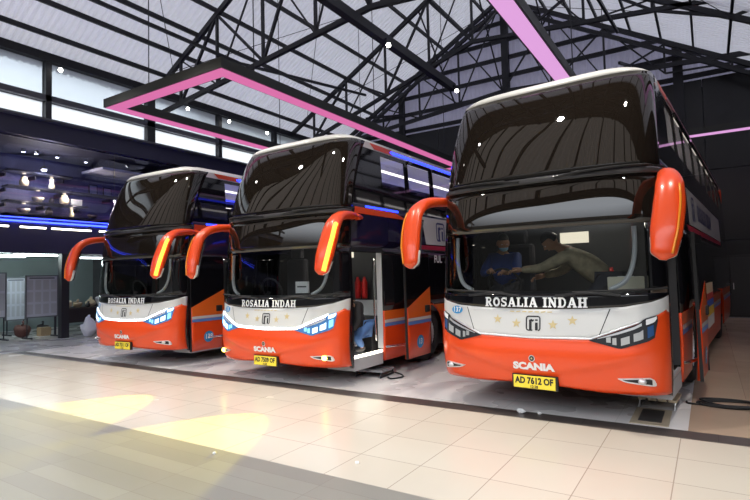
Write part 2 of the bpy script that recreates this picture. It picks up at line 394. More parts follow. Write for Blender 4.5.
# ------------------------------------------------------------------ roof steel
mb_i = 0
def purlin(x, z, y0, y1, w=.07, h=.14): return struct(MB().box((x, (y0 + y1) / 2, z), (w, y1 - y0, h)).build('roof_beam', STEELB))
px_list = [-15.44, -14.58, -13.75, -12.82, -11.8, -10.8, -9.8, -8.8, -7.8]
for xx in px_list: purlin(xx, roof_z(xx) + .03, YF, YB)
for xx in [-6.2, -5.2, -4.2, -3.2, -2.1, -1.1, -.1, .9, 1.9, 2.9, 3.9]: purlin(xx, roof_z(xx) + .03, YF, YB)
purlin(XW + .08, 8.18, YF, YB, .22, .24)
purlin(XM, 7.9, YF, 16.1, .2, .24)
def truss(y, zc, half=True, w=.12, chord=.16):
    mb = MB()
    for sgn in (-1, 1):
        xe = XW + .1 if sgn < 0 else XR
        T = lambda x_: roof_z(x_) - .12
        B = lambda x_: (zc - (abs(x_ - XM) / 9.0) * (zc - 7.35)) if True else 0
        mb.bar((XM, y, T(XM)), (xe, y, T(xe)), w, chord); mb.bar((XM, y, B(XM)), (xe, y, max(B(xe), 7.2) if sgn < 0 else B(XM) - 1.2), w, chord * .85)
        BB = (lambda x_: B(x_)) if sgn < 0 else (lambda x_: B(XM) + (B(XM) - 1.2 - B(XM)) * (x_ - XM) / (XR - XM))
        nodes = [XM + sgn * d for d in ((0, 1.8, 3.8, 5.8, 7.6) if sgn < 0 else (1.9, 3.9, 5.9, 7.9, 9.9))]
        for i, xn in enumerate(nodes):
            if T(xn) - BB(xn) > .25: mb.bar((xn, y, T(xn)), (xn, y, BB(xn)), .08, .08)
            if i + 1 < len(nodes):
                x2 = nodes[i + 1]; mb.bar((xn, y, T(xn)) if i % 2 else (xn, y, BB(xn)), (x2, y, BB(x2)) if i % 2 else (x2, y, T(x2)), .08, .08)
                mb.bar((xn, y, BB(xn)) if i % 2 else (xn, y, T(xn)), (x2, y, T(x2)) if i % 2 else (x2, y, BB(x2)), .045, .045)
    return struct(mb.build('roof_truss_beam', STEELB))
truss(4.3, 8.5); truss(11.0, 8.5); truss(18.0, 10.2)
# end truss with double chord in front of the gable
mb = MB(); ye = 21.35
for sgn in (-1, 1):
    xe = XW + .1 if sgn < 0 else XR
    mb.bar((XM, ye, ZR - .2), (xe, ye, roof_z(xe) - .2), .14, .16); mb.bar((XM, ye, ZR - .55), (xe, ye, roof_z(xe) - .5), .14, .14)
    mb.bar((XM, ye, 9.3), (xe, ye, 8.35 if sgn < 0 else 8.6), .12, .16)
    st = [(-9, 3), (-11, 5), (-13, 7)] if sgn < 0 else [(-5, 2), (-3, 4), (-1, 6), (1, 8)]
    prev = XM
    for xn, _ in st:
        zb_ = 9.3 - .95 * abs(xn - XM) / 9
        mb.bar((xn, ye, roof_z(xn) - .3), (xn, ye, zb_), .07, .07)
        mb.bar((prev, ye, 9.3 - .95 * abs(prev - XM) / 9), (xn, ye, roof_z(xn) - .3), .06, .06)
        mb.bar((prev, ye, roof_z(prev) - .3), (xn, ye, zb_), .05, .05); prev = xn
struct(mb.build('roof_truss_beam', STEELB))
# girts of the gable, gable posts
for z in (8.55, 9.35, 10.15, 10.95, 11.75, 12.55, 13.1):
    hw = (ZR - z) / PITCH
    x0, x1 = max(XW, XM - hw), min(XR, XM + hw)
    struct(MB().bar((x0, YB - .1, z), (x1, YB - .1, z), .1, .17).build('wall_girt_beam', STEELB))
for xx, wd in ((-.62, .32), (-7.0, .3), (-12.2, .26), (3.6, .3)):
    struct(MB().box((xx, YB - .22, (roof_z(xx)) / 2), (wd, .2, roof_z(xx) - .1)).build('column', STEELB))
# longitudinal braces and thin tie rods between the trusses
mb = MB()
for xx in (-11.8, -2.1):
    for y0, y1 in ((4.3, 11), (11, 18), (18, 21.35)):
        mb.bar((xx, y0, 8.2), (xx, y1, 8.2 if y1 < 15 else 9.2), .07, .09)
for (a, b) in [((-15.0, 11, 8.7), (-8, 18, 12.7)), ((-8, 11, 12.7), (-15, 18, 8.8)), ((-15, 4.3, 8.7), (-8, 11, 12.7)), ((-8, 4.3, 12.7), (-15, 11, 8.7)), ((-6, 11, 12.7), (1, 18, 8.7)), ((1, 11, 8.7), (-6, 18, 12.7)), ((-15, 18, 8.8), (-8, 21.3, 12.7)), ((1, 18, 8.8), (-6, 21.3, 12.7))]:
    mb.tube([a, b], .012, 5)
struct(mb.build('roof_brace_beam', STEELB))
# diagonal knee braces from truss to the gable centre
mb = MB()
for xx in (-9.2, -7, -4.8):
    mb.bar((xx, 18, 10.2 - abs(xx - XM) * .2), (XM, 21.3, 12.9), .06, .06); mb.bar((xx, 18, roof_z(xx) - .2), (xx, 21.3, 9.2), .05, .05)
struct(mb.build('roof_knee_beam', STEELB))

# ------------------------------------------------------------------ hanging light frames
FRAMEK = mat('frame_black', (.022, .024, .022), .5)
def light_frame(x0, x1, y0, y1, z, label, led):
    t = empty('hanging_light_frame', ((x0 + x1) / 2, y0, z), 0, label, 'light', 'suspended pink light frames')
    ox, oy = (x0 + x1) / 2, y0
    wv = .36; h = .19
    mb = MB()
    def rect(i0, i1, zz0, zz1, ins, wid):
        X0, X1, Y0, Y1 = x0 + ins - ox, x1 - ins - ox, y0 + ins - oy, y1 - ins - oy
        xa, xb, ya, yb = X0 + wid, X1 - wid, Y0 + wid, Y1 - wid
        vs = []
        for zz in (zz0, zz1):
            vs += [(X0, Y0, zz), (X1, Y0, zz), (X1, Y1, zz), (X0, Y1, zz), (xa, ya, zz), (xb, ya, zz), (xb, yb, zz), (xa, yb, zz)]
        fs = []
        for k in range(4):
            k2 = (k + 1) % 4
            fs += [(k, k2, 4 + k2, 4 + k), (8 + k, 12 + k, 12 + k2, 8 + k2), (k, 8 + k, 8 + k2, k2), (4 + k, 4 + k2, 12 + k2, 12 + k)]
        return vs, fs
    mb.add(*rect(0, 0, 0, h, 0, wv)); mb.build('frame', FRAMEK, t)
    m2 = MB(); m2.add(*rect(0, 0, -.012, -.001, .035, wv - .07)); m2.build('led_panel', led, t)
    for xx in (x0 + .18, x1 - .18):
        yy = y0 + 1.0
        while yy < y1:
            MB().tube([(xx - ox, yy - oy, h), (xx - ox, yy - oy, roof_z(xx) - z)], .012, 6).build('hanger_rod', STEELB, t); yy += 4.5
    return t
light_frame(-11.2, -7.35, 6.4, 17.8, 5.5, 'rectangular black hanging frame with pink lit underside above the left and middle buses', PINKL)
light_frame(-2.5, 2.1, 6.4, 18.1, 5.5, 'black hanging frame with pale pink lit underside above the nearest right bus', LILACL)

# ------------------------------------------------------------------ bus shape
HW = tab([(.28, 1.262), (.5, 1.276), (.8, 1.283), (1.3, 1.28), (2.0, 1.265), (2.65, 1.245), (3.3, 1.215), (3.65, 1.19), (3.83, 1.17)])
SB = tab([(.28, .10), (.43, .03), (.7, 0), (.95, .015), (1.25, .05), (1.6, .07), (2.2, .12), (2.55, .17), (2.7, .20), (3.1, .32), (3.5, .49), (3.72, .61), (3.83, .69)])
ND, NN, ZT = .45, 2.6, 3.83
NZ = tab([(1.3, 2.6), (2.6, 2.75), (3.4, 3.3), (3.83, 3.9)])
def nose(x, z, off=0):
    h = HW(z); s = max(-1, min(1, x / h)); p = NZ(z); q = max(0, 1 - abs(s) ** p) ** (1 / p)
    nx = math.copysign(abs(s) ** (p - 1) / h, s); ny = -(q ** (p - 1)) / ND; L = math.hypot(nx, ny)
    return (s * h + off * nx / L, SB(z) + ND * (1 - q) + off * ny / L, z)
def x2t(x, z=1.0): return math.copysign(math.asin(min(1, abs(x) / HW(z)) ** (NN / 2)) / (PI / 2), x)
def t2s(t): return math.copysign(math.sin(abs(t) * PI / 2) ** (2 / NN), t)
def fpatch(zlo, zhi, t0=-1, t1=1, n=56, nz=8, off=0.0, bump=None, thick=0):
    """piece of the nose between two height curves; closed to a thin solid when thick"""
    zl = zlo if callable(zlo) else (lambda x_: zlo); zh = zhi if callable(zhi) else (lambda x_: zhi)
    mb = MB()
    def fn(u, v):
        s = t2s(t0 + (t1 - t0) * u); xa = abs(s) * 1.28; z = zl(xa) + (zh(xa) - zl(xa)) * v
        o_ = off + (bump(xa, z) if bump else 0)
        return nose(s * HW(z), z, o_)
    mb.grid(fn, n, nz)
    if thick:
        k = len(mb.v); vs = []
        for (a, b, c) in list(mb.v):
            h = HW(c); s = max(-1, min(1, a / h)); vs.append(nose(a if abs(a) < h else s * h, c, off - thick))
        mb.v += vs; m = nz + 1
        fs = [tuple(k + i for i in reversed(q)) for q in mb.f]; rim = [i * m for i in range(n + 1)] + [n * m + j for j in range(1, m)] + [i * m + nz for i in range(n - 1, -1, -1)] + [j for j in range(nz - 1, 0, -1)]
        mb.f += fs; mb.f += [(a, b, k + b, k + a) for a, b in zip(rim, rim[1:] + rim[:1])]
    return mb
def side_y0(z): return SB(z) + ND
def spatch(sgn, ylo, yhi, zlo, zhi, ny=4, nz=4, off=0.0):
    f = lambda q, a: q(a) if callable(q) else q
    mb = MB()
    def fn(u, v):
        if callable(zlo) or callable(zhi):
            y = ylo + (yhi - ylo) * u; z = f(zlo, y) + (f(zhi, y) - f(zlo, y)) * v
        else:
            z = zlo + (zhi - zlo) * v; y = f(ylo, z) + (f(yhi, z) - f(ylo, z)) * u
        return (sgn * (HW(z) + off), y, z)
    return mb.grid(fn, ny, nz)
def decal_front(v2, f2, cx, cz, off, tilt=0):
    return MB().add([nose(cx + a, cz + b, off) for a, b in v2], f2)
def decal_side(v2, f2, sgn, cy_, cz, off): return MB().add([(sgn * (HW(cz + b) + off), cy_ + sgn * a, cz + b) for a, b in v2], f2)
def ellipse2d(rx, rz, n=24): return [(rx * math.cos(2 * PI * k / n), rz * math.sin(2 * PI * k / n)) for k in range(n)], [tuple(range(n))]
def star2d(r): return [(0, 0)] + [((r if k % 2 == 0 else r * .42) * math.sin(PI * k / 5), (r if k % 2 == 0 else r * .42) * math.cos(PI * k / 5)) for k in range(10)], [(0, 1 + k, 1 + (k + 1) % 10) for k in range(10)]
def logo2d(s):
    a = s / 2; t = s * .1
    ring = [(-a * .1, -a), (-a * .8, -a), (-a, -a * .8), (-a, a * .8), (-a * .8, a), (a * .8, a), (a, a * .8), (a, -a * .8), (a * .8, -a), (a * .72, -a)]
    return strokes2d([(ring, t), ([(-a * .42, -a * 1.0), (-a * .42, a * .52)], t * 2.0), ([(-a * .42, a * .40), (-a * .1, a * .46), (a * .06, a * .34)], t * 1.7), ([(a * .48, -a * 1.0), (a * .48, a * .12)], t * 2.0), ([(a * .48, a * .36), (a * .48, a * .58)], t * 2.0)])

Z_W = lin([(0, 1.19), (.6, 1.205), (.93, 1.225), (1.16, 1.27), (1.25, 1.305), (1.283, 1.33)])
Z_O = lin([(0, .885), (.62, .90), (1.06, 1.075), (1.2, 1.14), (1.25, 1.175), (1.265, 1.19), (1.283, 1.15)])
Z_BOT = lin([(0, .375), (.3, .375), (.7, .35), (1.28, .34)])
def bump_fn(xa, z):
    zc = .50 + .26 * (xa / 1.2) ** 1.6
    t = max(0, min(1, (z - zc + .03) / .06)); t = t * t * (3 - 2 * t); fade = max(0, min(1, (.86 - z) / .12)) * max(0, min(1, (1.24 - xa) / .3))
    return (.028 * t - .012) * fade if z < .86 else 0

def wheel_part(parent, x, y, sgn):
    t = MB().lathe([(.30, -.14), (.46, -.14), (.5, -.10), (.5, .10), (.46, .14), (.30, .14), (.30, -.14)], (x, y, .5), 32, 'X').build('tire', RUBBER, parent, True)
    MB().lathe([(.0, .02), (.12, .04), (.13, .09), (.2, .09), (.24, .0), (.29, .0), (.30, .10)], (x + sgn * .02, y, .5), 28, 'X').build('wheel_rim', SILVER, t, True)

def build_bus(loc, rz, dz, P):
    R = empty('bus', loc, rz, P['label'], 'bus', 'double-glass coaches parked side by side')
    def put(mb, name, m, par=None, **k):
        o = mb.build(name, m, par or R, **k)
        if par is None: o.location = (0, 0, dz)
        return o
    lit = P['lit']
    # ---- nose
    bumper = put(fpatch(Z_BOT, Z_O, nz=18, n=72, bump=bump_fn), 'front_bumper', ORANGE, smooth=True, solid=.03)
    panel = put(fpatch(Z_O, Z_W, nz=8, n=72), 'front_panel', WHITEP, smooth=True, solid=.03)
    for sgn in (-1, 1):
        v, f = strokes2d([([(sgn * .80, 1.205), (sgn * .69, .92)], .009)]); MB().add([nose(a, b, .003) for a, b in v], f).build('panel_seam', TEXTK, panel)
    # bottom frit band carrying the lettering, windscreen, black surround
    put(fpatch(Z_W, 1.36, nz=4), 'windscreen_band', BLACKG, smooth=True, solid=.02)
    tg = x2t(1.15, 1.7)
    put(fpatch(1.36, 2.08, -tg, tg, n=48, nz=8), 'lower_windscreen', GLASSF, smooth=True)
    for sgn in (-1, 1):
        put(fpatch(1.36, 2.08, sgn * tg, sgn * 1.0, n=10, nz=8), 'windscreen_pillar', BLACKG, smooth=True, solid=.05)
    put(fpatch(2.08, 2.60, nz=6), 'windscreen_visor_band', BLACKW, smooth=True, solid=.02)
    put(fpatch(2.60, 2.665, nz=3, off=.022, thick=.05), 'windscreen_divider', mat('divider_trim', (.05, .05, .055), .18), smooth=True)
    put(fpatch(2.665, ZT, nz=16, n=64), 'upper_windscreen', BLACKW, smooth=True, solid=.02)
    # chrome or lit line between white panel and bumper
    tl = x2t(1.07)
    if lit:
        put(fpatch(lambda a: Z_O(a) - .016 + .012 * min(1, a), lambda a: Z_O(a) + .022 + .012 * max(0, a - .6), -x2t(1.10), x2t(1.10), n=64, nz=2, off=.004, thick=.012), 'running_light_strip', DRLW, smooth=True)
    else:
        put(fpatch(lambda a: Z_O(a) - .008, lambda a: Z_O(a) + .010, -tl, tl, n=64, nz=2, off=.004, thick=.01), 'chrome_strip', SILVER, smooth=True)
    # ---- headlamps
    hl_hi = lin([(.60, .887), (.66, .905), (1.05, 1.06), (1.09, 1.105), (1.195, 1.14), (1.2, 1.12)]); hl_lo = lin([(.60, .882), (.88, .808), (1.12, .885), (1.17, .92), (1.2, 1.1)])
    for sgn in (-1, 1):
        ta, tb = sgn * x2t(.60), sgn * x2t(1.2)
        base = put(fpatch(hl_lo, hl_hi, ta, tb, n=24, nz=4, off=.010, thick=.03), 'headlamp', mat('lamp_bezel', (.035, .037, .042), .15) if not lit else mat('lamp_bezel_glow', (.05, .10, .2), .15, emit=(.08, .32, .8), es=.35))  # lit coaches: lamp glow put into the bezel colour and emission
        lens = HLB if lit else mat('lamp_reflector', (.75, .77, .78), .15, metal=.5)
        def cell(x0, x1, a0, a1, nm, mm):
            lo = lambda q: hl_lo(q) + (hl_hi(q) - hl_lo(q)) * a0; hi = lambda q: hl_lo(q) + (hl_hi(q) - hl_lo(q)) * a1
            fpatch(lo, hi, sgn * x2t(x0), sgn * x2t(x1), n=5, nz=2, off=.014, thick=.012).build(nm, mm, base)
        cell(.76, .80, .30, .75, 'lamp_cell', lens); cell(.815, .85, .18, .62, 'lamp_cell', lens)
        cell(.89, .965, .16, .55, 'lamp_cell', lens if not lit else HLW); cell(1.00, 1.08, .18, .58, 'lamp_cell', lens if not lit else HLW)
        cell(1.105, 1.19, .72, .95, 'turn_lamp', HLW if lit else mat('lamp_white', (.85, .86, .88), .2))
        cell(1.115, 1.165, .15, .62, 'side_lamp', HLB if lit else mat('lamp_blue', (.03, .09, .24), .2))
        cell(.68, 1.07, .80, .93, 'lamp_trim', SILVER)
        # fog lamp housing low in the bumper corner
        fl, fh = lin([(.85, .508), (.91, .478), (1.15, .44), (1.17, .45)]), lin([(.85, .512), (1.12, .528), (1.16, .50), (1.17, .46)])
        fo = put(fpatch(fl, fh, sgn * x2t(.85), sgn * x2t(1.17), n=16, nz=3, off=.018, thick=.03), 'fog_lamp', SILVER)
        fl2, fh2 = (lambda q: fl(q) + .014), (lambda q: max(fl(q) + .016, fh(q) - .012))
        fpatch(fl2, fh2, sgn * x2t(.89), sgn * x2t(1.135), n=10, nz=2, off=.021, thick=.01).build('fog_recess', BLACKM, fo)
        c_ = nose(sgn * 1.05, .492, .022)
        MB().ell(c_, (.042, .03, .028), 12, 8).build('fog_bulb', FOGY if P['fog'] else SILVER, fo, True)
        if P['fog']: MB().ell(c_, (.035, .035, .035), 10, 6).build('fog_reflector', FOGY, fo, True)
    # ---- lettering and marks on the front
    for wd in slab_words('ROSALIA INDAH', .105, 1.14): decal_front(*wd, .02, 1.268, .004).build('lettering', TEXTW, panel)
    decal_front(*logo2d(.15), .025, 1.04, .004).build('emblem', TEXTK, panel)
    for sx_, sz_ in ((-.39, 1.075), (-.165, 1.035), (.24, 1.03), (.44, 1.08)):
        decal_front(*star2d(.055), sx_, sz_, .004).build('star', GOLD, panel)
    v, f = strokes2d([([(-.24 + .07 * k, 1.165 - .004 * (k % 2)), (-.19 + .07 * k, 1.165 + .004 * (k % 2))], .012) for k in range(7)])
    decal_front(v, f, 0, 0, .004).build('ornament', GOLD, panel)
    bd = decal_front(*ellipse2d(.085, .048), -.955, 1.165, .004).build('number_badge', BLUEB, panel)
    decal_front(*text2d(P['num'], .085, .002), -.955, 1.165, .007).build('number', TEXTW, bd)
    decal_front(*[[(a * 1.25, b) for a, b in q] if i == 0 else q for i, q in enumerate(text2d('SCANIA', .10, .006))], .02, .575, .028).build('maker_name', mat('badge_silver', (.78, .76, .74), .3), bumper)
    em = decal_front(*ellipse2d(.034, .036), .01, .665, .026).build('round_emblem', SILVER, bumper)
    decal_front(*ellipse2d(.026, .028), .01, .665, .029).build('emblem_disc', TEXTK, em); decal_front(*star2d(.016), .01, .665, .031).build('emblem_mark', GOLD, em)
    # licence plate, hung under the bumper lip
    yp = nose(0, .42)[1] - .035
    pl = put(MB().box((.02, yp, .405), (.46, .015, .135)), 'license_plate', YELLOWP, bevel=.004)
    v, f = text2d(P['plate'], .094, .004); MB().add([(.02 + a * .84, yp - .0095, .418 + b) for a, b in v], f).build('plate_number', TEXTK, pl)
    v, f = text2d(P['plate2'], .040, .0015); MB().add([(.02 + a, yp - .0095, .357 + b) for a, b in v], f).build('plate_date', TEXTK, pl)
    MB().box((.02, yp + .03, .405), (.5, .04, .15)).build('plate_bracket', BLACKM, pl)
    # wipers
    for zb_, nm, L in ((2.63, 'wiper', .62), (1.34, 'wiper', .6)):
        for x0, d in ((-.12, -1), (.28, 1)):
            p0 = nose(x0, zb_, .05); pts = [p0, nose(x0 + d * .3, zb_ + .03, .06), nose(x0 + d * .62, zb_ + (.045 if zb_ > 2 else .0), .05)]
            wp = put(MB().tube(smooth_path(pts, 4), .013, 6), nm, BLACKM)
            bl = [nose(x0 + d * (.18 + .8 * k / 6), zb_ + .035 + (.02 if zb_ > 2 else .03) * k / 6, .035) for k in range(7)]
            MB().tube(bl, .012, 5).build('wiper_blade', RUBBER, wp)
    # ---- sides
    YE = 12.0
    arch = [(3.0, .60), (8.6, .60)]
    def zl(y):
        z = .28
        for yc, r in arch:
            if abs(y - yc) < r: z = max(z, .5 + math.sqrt(r * r - (y - yc) ** 2))
        return z
    for sgn in (-1, 1):
        near = sgn > 0
        yS = 1.42 if near else None
        start = 1.42 if near else .60
        if near:
            put(spatch(1, side_y0, .57, .3, 2.08, 2, 12), 'door_pillar', BLACKG, smooth=True, solid=.06)
            put(spatch(1, .57, 1.42, 2.02, 2.1, 3, 2), 'door_header', BLACKG, solid=.06)
        else:
            put(spatch(-1, side_y0, .60, .28, 2.1, 2, 12), 'corner_panel', BLACKG, smooth=True, solid=.04)
        sp_ = put(spatch(sgn, start, YE, zl, 1.08, 220, 4), 'side_panel', ORANGE, smooth=True, solid=.03)
        for y0, y1 in ((start, 2.4), (3.6, 8.0), (9.2, YE)):
            spatch(sgn, y0, y1, .885, .935, 4, 1, .004).build('stripe', WHITEP, sp_); spatch(sgn, y0, y1, .825, .880, 4, 1, .004).build('stripe', STRIPEB, sp_)
            spatch(sgn, y0, y1, .94, 1.08, 4, 1, .004).build('stripe', AMBERP, sp_)
        spatch(sgn, 2.42, 3.58, lambda y: max(.94, zl(y) + .01), 1.08, 12, 1, .004).build('stripe', AMBERP, sp_)
        put(spatch(sgn, start, YE, 1.08, 2.1, 8, 8), 'lower_side_window', BLACKG, smooth=True, solid=.03)
        be = put(spatch(sgn, side_y0, YE, 2.1, 2.78, 8, 5), 'side_belt', NAVYG, smooth=True, solid=.03)
        wp = spatch(sgn, lambda z: 2.85 + (2.75 - z) * .25, 9.5, 2.22, 2.74, 6, 3, .006).build('belt_panel', WHITEP, be)
        spatch(sgn, lambda z: 2.8 - (z - 2.12) * 2, 9.5, 2.12, 2.2, 6, 1, .006).build('belt_stripe', MAGENTA, be)
        decal_side(*logo2d(.34), sgn, 3.62 if near else 7.6, 2.48, .009).build('emblem', mat('text_navy', (.02, .03, .16), .4), be)
        for wd in slab_words('ROSALIA INDAH', .26, 2.7): decal_side(*wd, sgn, 5.6, 2.48, .009).build('lettering', mat('text_navy', (.02, .03, .16), .4), be)
        v, f = text2d('FUL', .2, .004)
        decal_side(v, f, sgn, 3.45 if near else 6.0, 1.94, .006).build('lettering', TEXTW, be)
        # upper deck: black glass band with lit panes let into it
        wins = [(1.55, 2.36), (2.47, 3.34), (3.46, 4.6), (4.72, 5.86), (5.98, 7.12), (7.24, 8.38), (8.5, 9.64), (9.76, 10.9)]
        up = spatch(sgn, side_y0, 1.55, 2.78, 3.72, 3, 8)
        a0 = 1.55
        for (a, b), nxt in zip(wins, wins[1:] + [(YE, YE)]):
            up.add(*(lambda q: (q.v, q.f))(spatch(sgn, a, b, 2.78, 3.12, 1, 3))); up.add(*(lambda q: (q.v, q.f))(spatch(sgn, a, b, 3.66, 3.72, 1, 1)))
            up.add(*(lambda q: (q.v, q.f))(spatch(sgn, b, nxt[0], 2.78, 3.72, 1, 8)))
        put(up, 'upper_side_band', BLACKG, smooth=False, solid=.03)
        for a, b in wins: put(spatch(sgn, a, b, 3.12, 3.66, 1, 5, -.012), 'side_window', GLASST, smooth=True)
        cv = put(spatch(sgn, side_y0, YE, 3.72, ZT, 8, 3), 'roof_edge', WHITEP, smooth=True)
        spatch(sgn, lambda z: side_y0(z) + .12 + (ZT - z) * 2, 1.95, 3.735, 3.825, 4, 2, .006).build('roof_edge_stripe', ORANGE, cv)
        MB().bar((sgn * 1.178, 1.9, 3.775), (sgn * 1.178, YE - .3, 3.775), .03, .035).build('led_strip', LEDB if lit else mat('led_off', (.35, .1, .12), .3), cv)
        spatch(sgn, lambda z: side_y0(z) + .05, lambda z: 2.3 - (z - 2.62) * 4, 2.62, 2.72, 4, 2, .008).build('belt_swoosh', ORANGE, be)
        if lit: MB().bar((sgn * 1.245, 1.0, 2.745), (sgn * 1.245, 2.0, 2.745), .02, .03).build('belt_led', LEDB, be)
        for yw in (3.0, 8.6):
            wheel_part(R, sgn * 1.09, yw, sgn)
    if P['poster']:
        for k, (z0, z1, c_) in enumerate(((1.16, 1.34, ('sticker_cream', (.75, .6, .4))), (1.05, 1.16, ('sticker_red', (.6, .06, .05))), (.93, 1.05, ('sticker_blue', (.05, .12, .5))), (.78, .93, ('sticker_yellow', (.8, .55, .05))), (.58, .78, ('sticker_white', (.75, .75, .75))))):
            spatch(1, 4.65, 6.0, z0, z1, 2, 1, .012).build('side_sticker', mat(c_[0], c_[1], .5), R)
    # rear
    put(MB().box((0, YE, 2.05), (2.42, .06, 3.5)), 'rear_panel', ORANGE, bevel=.05)
    # roof with white front cap
    roof = MB(); rows = [(0, 0), (.012, .045), (.05, .085), (.15, .125), (.35, .15), (.8, .165), (1.6, .17)]
    nt_ = 48
    vs = []; fs = []
    for k, (d, h) in enumerate(rows + [(None, .17)]):
        for i in range(nt_ + 1):
            s = t2s(-1 + 2 * i / nt_); x_, y_, _ = nose(s * HW(ZT), ZT)
            fall = (1 - abs(s) ** 7)
            vs.append((x_, YE if d is None else y_ + d, ZT + h * fall))
    for k in range(len(rows)):
        for i in range(nt_): fs.append((k * (nt_ + 1) + i, k * (nt_ + 1) + i + 1, (k + 1) * (nt_ + 1) + i + 1, (k + 1) * (nt_ + 1) + i))
    put(roof.add(vs, fs), 'roof', WHITEP, smooth=True, solid=.02)
    # ---- inside
    put(MB().box((0, 6.3, .60), (2.2, 10.0, .66)), 'chassis', BLACKM)
    put(MB().box((-.35, .95, .66), (1.7, .75, .6)), 'cab_floor', DARKI)
    put(MB().box((0, 1.9, 2.56), (2.4, 2.9, .05)), 'upper_deck_floor', DARKI)
    put(MB().box((-.05, 2.35, 1.75), (2.38, .05, 1.6)), 'cab_partition', mat('cab_grey', (.055, .058, .065), .6))
    dash = MB()
    dash.grid(lambda u, v: (lambda x_: (x_, nose(x_, 1.3)[1] + .06 + v * .5, 1.33 - .02 * v + .06 * math.sin(PI * v) - .28 * max(0, v - .75)))((-1.15 + 2.1 * u)), 20, 8)
    put(dash, 'dashboard', DARKI, smooth=True, solid=.3)
    sw = put(MB().tube([(-.62 + .22 * math.cos(2 * PI * k / 20), .82 - .07 * math.sin(2 * PI * k / 20), 1.45 + .20 * math.sin(2 * PI * k / 20)) for k in range(20)], .016, 6, close=True), 'steering_wheel', BLACKM, smooth=True)
    MB().tube([(-.62, .75, 1.42), (-.62, .6, 1.25)], .03, 8).build('steering_column', BLACKM, sw)
    st = put(MB().box((-.72, 1.35, 1.18), (.48, .46, .16)), 'driver_seat', mat('seat_grey', (.06, .06, .07), .8), bevel=.05)
    MB().box((-.72, 1.60, 1.6), (.46, .14, .8)).build('seat_back', MATS['seat_grey'], st, bevel=.05); MB().box((-.72, 1.60, 2.1), (.28, .1, .2)).build('headrest', MATS['seat_grey'], st, bevel=.04)
    MB().box((-.72, 1.35, 1.05), (.3, .3, .18)).build('seat_base', BLACKM, st)
    put(MB().box((.25, 1.5, 2.515), (.3, .10, .03)), 'cab_fill_light', emis('cab_fill_lit', (1, .93, .8), 30))  # added glowing box to light the cab and its people
    put(MB().box((-.14, 2.3, 2.09), (.40, .03, .16)), 'lit_window', emis('lit_window', (1, .9, .7), .8))
    # curved pale pillar trim, imitating the bright reflection along the glass edge
    for sgn in (-1, 1):
        pts = [nose(sgn * a, z, -.10) for a, z in ((1.06, 2.05), (1.06, 1.8), (1.02, 1.6), (.94, 1.47), (.8, 1.4))]
        put(MB().tube(smooth_path(pts, 4), .025, 8), 'pillar_trim_glint', mat('pale_trim', (.6, .62, .65), .4), smooth=True)
    # door well with steps, light and rails
    for k, (x0, z1) in enumerate(((.75, .42), (.52, .70))):
        put(MB().box((x0 + .25, 1.0, z1 - .09), (.5 if k == 0 else .26, .8, .18)), 'step', mat('step_grey', (.42, .43, .45), .5))
    put(MB().box((1.235, 1.0, .445), (.035, .78, .03)), 'step_light', STEPL if lit else SILVER)
    put(MB().box((1.2, 1.44, 1.25), (.1, .05, 1.55)), 'door_jamb', (mat('jamb_white', (.55, .56, .58), .4) if lit else DARKI))
    for yy in (.66, 1.36): put(MB().tube(smooth_path([(1.15, yy, .6), (1.13, yy, 1.2), (1.15, yy, 1.95)], 4), .017, 8), 'handrail', CHROME, smooth=True)
    put(MB().box((.38, 2.26, 1.0), (.5, .06, .42)), 'locker', mat('locker_white', (.62, .63, .64), .5))
    for k in (0, 1): put(MB().lathe([(0, 0), (.05, 0), (.055, .05), (.055, .3), (.03, .36), (.02, .40), (0, .4)], (.22 + .15 * k, 2.2, 1.24), 14), 'extinguisher', mat('extinguisher_red', (.6, .02, .02), .35), smooth=True)
    if lit: put(MB().box((.75, 1.0, 2.515), (.5, .12, .03)), 'door_well_fill', emis('door_well_fill_lit', (1, .94, .82), 14))  # added glowing panel to brighten the door well
    # ceiling light lines of the upper deck
    for xx, zz in ((-.85, 3.6), (.62, 3.62), (.35, 3.42), (-.5, 3.3)):
        put(MB().bar((xx, 1.8, zz), (xx, 11.5, zz), .05, .03), 'deck_light', CABL)
    put(MB().box((.55, 6.5, 3.33), (.5, 9.6, .05)), 'luggage_rack', mat('rack_grey', (.3, .28, .36), .5)); put(MB().box((-.75, 6.5, 3.3), (.5, 9.6, .05)), 'luggage_rack', MATS['rack_grey'])
    for k in range(9):
        for xx in (.75, -.75): put(MB().box((xx, 2.4 + k * 1.0, 2.95), (.8, .16, .62)), 'passenger_seat', mat('seat_violet', (.10, .06, .16), .8), bevel=.06)
    # ---- door leaf (+x side)
    dy, dx, dr = P['door']
    DM = 'door'
    diag = lambda y: 1.10 + (y - .56) * .40
    dpos = (dx, dy, dz)
    dl = spatch(1, .585, 1.405, .27, diag, 10, 4, .0).build('door', ORANGE, R, smooth=True, solid=.05); dl.location = dpos
    spatch(1, .585, 1.405, diag, 2.02, 8, 6, .0).build('door_glass', BLACKG, dl, solid=.05)
    spatch(1, .585, 1.405, .94, diag, 8, 2, .004).build('door_stripe', AMBERP, dl)
    spatch(1, .585, 1.405, .885, .935, 4, 1, .005).build('door_stripe', WHITEP, dl); spatch(1, .585, 1.405, .825, .88, 4, 1, .005).build('door_stripe', STRIPEB, dl)
    bq = decal_side(*(ellipse2d(.12, .11)), 1, 1.0, .52, .006).build('number_badge', BLUEB, dl)
    decal_side(*text2d(P['num'], .13, .003), 1, 1.0, .52, .009).build('number', TEXTW, bq)
    MB().box((1.29, 1.26, 1.06), (.05, .14, .12)).build('door_handle', BLACKM, dl, bevel=.01)
    for yy in (.575, 1.412): MB().bar((1.262, yy, .27), (1.245, yy, 2.03), .035, .025).build('door_edge', BLACKM, dl)
